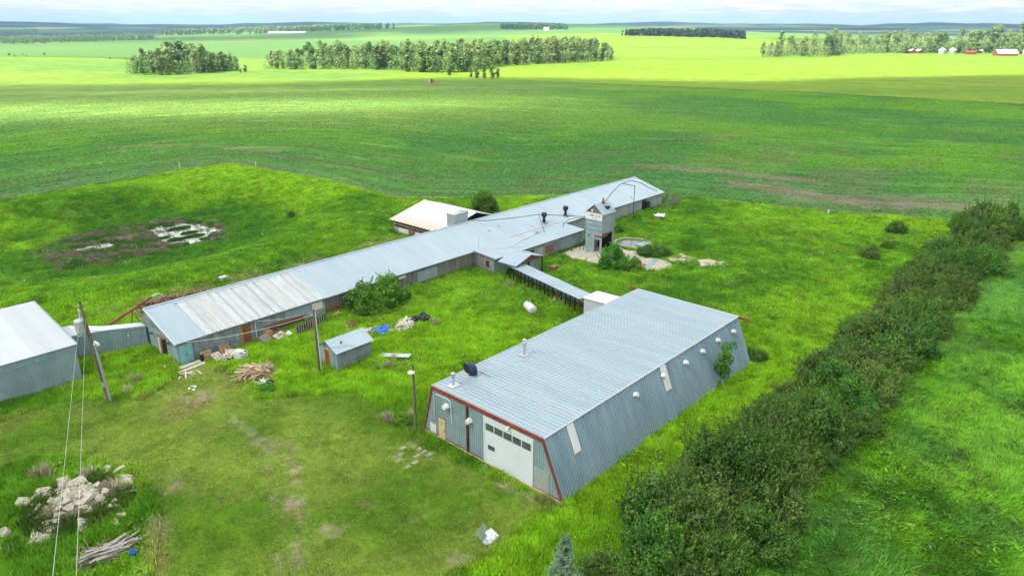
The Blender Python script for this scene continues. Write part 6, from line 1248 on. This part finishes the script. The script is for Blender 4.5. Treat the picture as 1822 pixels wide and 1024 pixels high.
for k, (px, lab) in enumerate(((1675, 'round grey grain bin with pale cone roof, nearer the red sheds'), (1694, 'round grey grain bin with pale cone roof, farther from the red sheds'))):
    q = at(px, 96); t_ = thing('grain_bin', lab, 'grain bin', tuple(q)); part('wall', MB().lathe([(4.2, -.3), (4.2, 4.6)], 24), M['old_metal'], t_); part('roof', MB().lathe([(4.5, 4.6), (4.4, 4.8), (.5, 7.2), (.4, 7.5)], 24), M['far_roof'], t_)
gable('red_barn', 'low faded red barn at the far farmstead right of the grain bins', 1726, 97, 12, 7, 2.6, 4.4, fz + R(85), M['far_red'], M['far_red'])
gable('long_shed', 'pale roofed shed behind the low red barn at the far farmstead', 1738, 94, 12, 5, 2.2, 3.6, fz + R(75), M['far_red'], M['far_roof'])
gable('red_barn', 'wide red barn with bright white roof at the far right farmstead', 1788, 99.5, 25, 11, 3.2, 7.5, fz + R(90), M['far_red'], M['far_roof'])
gable('white_barn', 'tall pale barn cut by the frame at the far right farmstead', 1824, 96, 10, 12, 7, 12, fz + R(90), M['far_roof'], M['far_roof'])
gable('far_barn', 'tiny pale barn on the crest among far woods', 972, 54.5, 14, 12, 4, 8, fz + R(90), M['far_roof'], M['far_roof'])
gable('long_barn_far', 'long thin white barn roof far across the valley', 512, 60.0, 110, 20, 3, 6, fz + R(88), M['far_roof'], M['far_roof'], False)

# ------------------------------------------------------------------ grass and crop
def tuft(n, h, r, lean, seed, wd, dir_=None):
    g = np.random.default_rng(seed); V = []; F = []; S_ = []
    for k in range(n):
        a = g.uniform(0, 6.283); q = r * math.sqrt(g.uniform(0, 1)); c = np.array([q * math.cos(a), q * math.sin(a), -.03]); b = g.uniform(0, 6.283)
        d = np.array([math.cos(b), math.sin(b), 0]) * g.uniform(.1, 1) * lean + (np.array(dir_) if dir_ is not None else 0); hh = h * g.uniform(.45, 1.1)
        s_ = np.array([-math.sin(b + g.normal(0, .8)), math.cos(b + g.normal(0, .8)), 0]) * wd * g.uniform(.5, 1); o = len(V)
        V += [c - s_ * .5, c + s_ * .5, c + d * .45 + (0, 0, hh * .7) + s_ * .45, c + d * .45 + (0, 0, hh * .7) - s_ * .45, c + d + (0, 0, hh)]
        F += [(o, o + 1, o + 2, o + 3), (o + 3, o + 2, o + 4)]; S_ += [g.uniform(.72, 1.28)] * 5
    me = bpy.data.meshes.new('tuft'); me.from_pydata([tuple(v) for v in V], [], F); at__ = me.attributes.new('shade', 'FLOAT', 'POINT'); at__.data.foreach_set('value', np.array(S_, np.float32)); me.materials.append(M['grass']); return me
def leafy(n, h, r, seed, sz):
    g = np.random.default_rng(seed); C_ = g.normal(0, 1, (n, 3)); C_ /= np.linalg.norm(C_, axis=1)[:, None]; C_ = np.abs(C_[:, 2:3]) * np.array([[0, 0, h]]) + C_ * [r, r, 0] * g.uniform(.3, 1, (n, 1)); V, F = quads(C_, np.tile([0, 0, 1.], (n, 1)), sz, .7, seed=seed)
    return npmesh('plant', V, F, M['grass'], np.repeat(g.uniform(.7, 1.3, n), 4))
def scatter(name, label, meshes, pts, scl, cols, tiltdir=None):
    src = bpy.data.collections.new(name + '_source')
    for m_ in meshes: src.objects.link(bpy.data.objects.new(m_.name, m_))
    n = len(pts); me = bpy.data.meshes.new(name); me.vertices.add(n); me.vertices.foreach_set('co', pts.astype(np.float32).ravel())
    g = np.random.default_rng(n)
    def A(nm, ty, arr, key='value'): a = me.attributes.new(nm, ty, 'POINT'); a.data.foreach_set(key, arr)
    rot = np.stack([g.normal(0, .08, n), g.normal(0, .08, n), g.uniform(0, 6.283, n) if tiltdir is None else tiltdir], 1)
    A('rot', 'FLOAT_VECTOR', rot.astype(np.float32).ravel(), 'vector'); A('scl', 'FLOAT', scl.astype(np.float32)); A('idx', 'INT', g.integers(0, len(meshes), n).astype(np.int32))
    A('col', 'FLOAT_COLOR', np.concatenate([cols, np.ones((n, 1))], 1).astype(np.float32).ravel(), 'color')
    me.update(); o = ob(name, me, kind='stuff'); o['label'] = label
    ng = bpy.data.node_groups.new(name, 'GeometryNodeTree'); ng.interface.new_socket('Geometry', in_out='INPUT', socket_type='NodeSocketGeometry'); ng.interface.new_socket('Geometry', in_out='OUTPUT', socket_type='NodeSocketGeometry')
    gi = ng.nodes.new('NodeGroupInput'); go = ng.nodes.new('NodeGroupOutput'); ip = ng.nodes.new('GeometryNodeInstanceOnPoints'); ci = ng.nodes.new('GeometryNodeCollectionInfo')
    ci.inputs['Collection'].default_value = src; ci.inputs['Separate Children'].default_value = True; ci.inputs['Reset Children'].default_value = True; ip.inputs['Pick Instance'].default_value = True
    def na(nm, ty): q = ng.nodes.new('GeometryNodeInputNamedAttribute'); q.data_type = ty; q.inputs[0].default_value = nm; return q.outputs[0]
    er = ng.nodes.new('FunctionNodeEulerToRotation'); ng.links.new(na('rot', 'FLOAT_VECTOR'), er.inputs[0])
    ng.links.new(gi.outputs[0], ip.inputs['Points']); ng.links.new(ci.outputs[0], ip.inputs['Instance']); ng.links.new(er.outputs[0], ip.inputs['Rotation']); ng.links.new(na('scl', 'FLOAT'), ip.inputs['Scale']); ng.links.new(na('idx', 'INT'), ip.inputs['Instance Index']); ng.links.new(ip.outputs[0], go.inputs[0])
    md = o.modifiers.new('scatter', 'NODES'); md.node_group = ng; return o
FOOT = [(26.4, 33.2, 68.6, 72.5), (33.2, 39.2, 70.2, 72.5), (36.0, 69.9, 27.7, 44.1), (27.1, 125.5, 72.5, 81.4), (71.5, 93.4, 68.3, 73), (90.1, 93.6, 62.6, 65.8), (-8, 19.1, 76.7, 89.5), (37.6, 42.3, 58.8, 62.3), (66.5, 69.7, 43.5, 48.5), (75.9, 87.1, 83.4, 96.8), (19, 27, 80.5, 84.5)]
def candidates(n, d0, d1, seed, azm=41, pw=2.0):
    g = np.random.default_rng(seed); a = np.radians(g.uniform(-azm, azm, n)); D = (d0 ** pw + (d1 ** pw - d0 ** pw) * g.uniform(0, 1, n)) ** (1 / pw)
    x, y = from_rf(D * np.sin(a), D * np.cos(a)); ok = np.ones(n, bool)
    for x0, x1, y0, y1 in FOOT: ok &= ~((x > x0) & (x < x1) & (y > y0) & (y < y1))
    for P in [py_] : ok &= ~(poly_sd(P, x, y) > -.1)
    for (cx, cy_), rr in (((rp.location[0], rp.location[1]), 3.1), ((tkr.location[0], tkr.location[1]), 3.1)): ok &= np.hypot(x - cx, y - cy_) > rr
    return x[ok], y[ok], D[ok], g
BRP = at(178, 990)
LPL = [(at(455, 672), 1.7), (at(722, 580), 1.5), (at(681, 588), 1.0), (at(655, 592), 1.0), (at(867, 960), .5), (at(943, 556), .5)]
NRL = lambda x, y: np.minimum.reduce([np.where(np.hypot(x - p_[0], y - p_[1]) < r_, .15, 1.0) for p_, r_ in LPL])
NR = lambda x, y: NRL(x, y) * np.where(np.hypot((x - q0[0]) / 1.25, y - q0[1]) < 3.3 + .9 * fbm(x, y, 5), .04, 1.0) * np.where(np.hypot(x - BRP[0], y - BRP[1]) < 1.8, .1, 1.0)
TF = [tuft(26, .42, .30, .20, 500 + k, .045) for k in range(4)]
TB_ = [tuft(24, .42, .45, .30, 520 + k, .07) for k in range(4)]
TS = [tuft(30, .10, .32, .10, 540 + k, .035) for k in range(4)]
TL = [tuft(30, .45, .42, .35, 560 + k, .055, (.30, 0, 0)) for k in range(4)]
CP = [leafy(16, .30, .32, 580 + k, .22) for k in range(4)]
def sprinkle(name, label, ms, n, d0, d1, seed, want, s0, s1, hgt=lambda x, y: 1, pw=1.3, tilt=None, jit=.16, gain=2.25, mot=1):
    x, y, D, g = candidates(n, d0, d1, seed, pw=pw); col, yd, mo, rf_, fb, dirt, pond, D2 = landcol(x, y)
    w_ = want(x, y, yd, mo, rf_, dirt, pond); k_ = g.uniform(0, 1, len(x)) < w_; x, y, col = x[k_], y[k_], col[k_]
    if not len(x): return
    cc = col * (1 - mot + mot * (.40 + .75 * fbm(x / 1.5, y / 1.5, 221, 3) + .45 * fbm(x / .55, y / .55, 223, 2)))[:, None] * (1 + g.normal(0, jit, (len(x), 1))) * (1 + g.normal(0, .07, (len(x), 3))); cc = np.clip(cc * gain, .004, .8)
    s_ = g.uniform(s0, s1, len(x)) * hgt(x, y); scatter(name, label, ms, np.stack([x, y, terr(x, y)], 1), s_, cc, None if tilt is None else tilt(x, y, g))
hvar = lambda x, y: .35 + 1.3 * fbm(x / 2.4, y / 2.4, 201)
padwater = lambda x, y: np.maximum.reduce([poly_sd(w_, x, y) for w_ in WATER])
tallw = lambda x, y, yd, mo, rf_, dirt, pond: ((yd > 0) & (mo < .3) & (rf_ < 0)) * np.where(padwater(x, y) > -.4, .12, 1.0) * np.where(pond > 0, .35, 1) * NR(x, y)
sprinkle('tall_grass', 'tall green grass of the unmown farmyard', TF, 150000, 30, 95, 1, tallw, .8, 1.25, hvar, 1.5)
sprinkle('tall_grass', 'tall green grass of the farther farmyard and lagoon banks', TB_, 190000, 85, 205, 2, tallw, .9, 1.35, hvar, 1.4)
sprinkle('mown_grass', 'short worn mown lawn grass', TS, 95000, 30, 95, 3, lambda x, y, yd, mo, rf_, dirt, pond: (mo > -.5) * (1 - .9 * dirt), .7, 1.3, lambda x, y: .5 + 1.1 * fbm(x / 1.8, y / 1.8, 203), 1.4, jit=.2, gain=1.8)
swirl = lambda x, y, g: 6.283 * 1.6 * fbm(x / 7, y / 7, 205) + g.normal(0, .35, len(x))
sprinkle('field_grass', 'long lodged grass of the field beyond the hedgerow', TL, 150000, 34, 170, 4, lambda x, y, yd, mo, rf_, dirt, pond: ((yd > -5) & (rf_ > 0)) * 1.0, .8, 1.35, lambda x, y: .6 + .9 * fbm(x / 2.6, y / 2.6, 207), 1.3, swirl)
sprinkle('crop_plants', 'leafy green crop plants of the large field', CP, 170000, 140, 420, 5, lambda x, y, yd, mo, rf_, dirt, pond: (yd < -1.5) * (.06 + .94 * ss(.38, .56, fbm(yd / 2.3, (x - .6 * y) / 45, 209))) * np.where(np.minimum.reduce([seg_d(q_, x, y) for q_ in STRIP]) < 3, .35, 1), .8, 1.4, lambda x, y: 1 + 0 * x, 1.2, jit=.09, mot=.2, gain=2.1)
WP = [leafy(26, .55, .40, 620 + k, .20) for k in range(4)]
sprinkle('broadleaf_weeds', 'darker broadleaf weeds among the tall yard grass', WP, 26000, 32, 170, 8, lambda x, y, yd, mo, rf_, dirt, pond: ((yd > 0) & (mo < 0) & (padwater(x, y) < -1)) * ss(.50, .62, fbm(x / 5, y / 5, 231)) * NR(x, y), .7, 1.4, lambda x, y: 1 + 0 * x, 1.4, gain=1.5)
sprinkle('dead_stalks', 'pale dead stalks standing in the yard grass', [weedmesh(16, 1.0, .5, 640 + k, M['dryweed'], .03, 'stalks') for k in range(3)], 9000, 40, 170, 9, lambda x, y, yd, mo, rf_, dirt, pond: ((yd > -1) & (mo < 0) & (rf_ < 0) & (padwater(x, y) < -.5)) * np.maximum(np.maximum(ss(.58, .66, fbm(x / 6, y / 6, 233)) * .35, ss(6, 2, np.abs(y - 90)) * (x > 24) * (x < 76) * .9), (pond > -1) * .5), .6, 1.2, lambda x, y: 1 + 0 * x, 1.3, gain=1.0)
# weeds growing over the rubble
g = np.random.default_rng(77); n = 900; a = g.uniform(0, 6.283, n); r_ = 3.6 * np.sqrt(g.uniform(0, 1, n)); x = q0[0] + r_ * np.cos(a); y = q0[1] + r_ * np.sin(a); zz = terr(x, y) + .5 * np.exp(-((x - q0[0]) ** 2 + (y - q0[1]) ** 2) / 7)
k_ = fbm(x / 1.3, y / 1.3, 211) > .5; c3 = landcol(x, y)[0][k_] * .8 + [.02, .02, .01]; scatter('rubble_weeds', 'green weeds growing through the rubble heap', TF, np.stack([x, y, zz], 1)[k_], g.uniform(.9, 1.6, k_.sum()), c3)
# brown reeds round the lagoon, lime algae mat
P = np.array(MUD); n = 14000; x = g.uniform(P[:, 0].min(), P[:, 0].max(), n); y = g.uniform(P[:, 1].min(), P[:, 1].max(), n); k_ = (poly_sd(MUD, x, y) > .6) & (padwater(x, y) < .9) & (fbm(x / 2.4, y / 2.4, 213) > .42)
x, y = x[k_], y[k_]; cc = np.array([.22, .185, .135]) * (1 + g.normal(0, .25, (len(x), 1))); gr = fbm(x / 1.8, y / 1.8, 215) > .50; cc[gr] = [.06, .16, .02]
scatter('lagoon_reeds', 'brown dead reeds around the lagoon water', TF, np.stack([x, y, terr(x, y)], 1), g.uniform(.9, 1.6, len(x)), np.clip(cc, .01, 1))
n = 1200; a = g.uniform(0, 6.283, n); r_ = np.sqrt(g.uniform(0, 1, n)); x = LIME[0] + 3.6 * r_ * np.cos(a); y = LIME[1] + 1.5 * r_ * np.sin(a); scatter('lime_weed_mat', 'bright yellow green weed mat between the two lagoon pools', TF, np.stack([x, y, terr(x, y)], 1), g.uniform(.7, 1.1, n), np.tile([.24, .36, .008], (n, 1)))
for (px, py, rr) in ((318, 405, 1.6), (336, 413, 1.1), (315, 425, 1.3), (345, 419, 1.4), (290, 422, .9), (300, 400, .8)):
    n = int(160 * rr); c = flat(px, py, -2.5); a = g.uniform(0, 6.283, n); r_ = rr * np.sqrt(g.uniform(0, 1, n)); x = c[0] + 1.3 * r_ * np.cos(a); y = c[1] + r_ * np.sin(a) * .8; scatter('water_weeds', 'green weed tussock standing in the lagoon water', TF, np.stack([x, y, terr(x, y)], 1), g.uniform(.6, 1.0, n), np.tile([.035, .12, .012], (n, 1)))
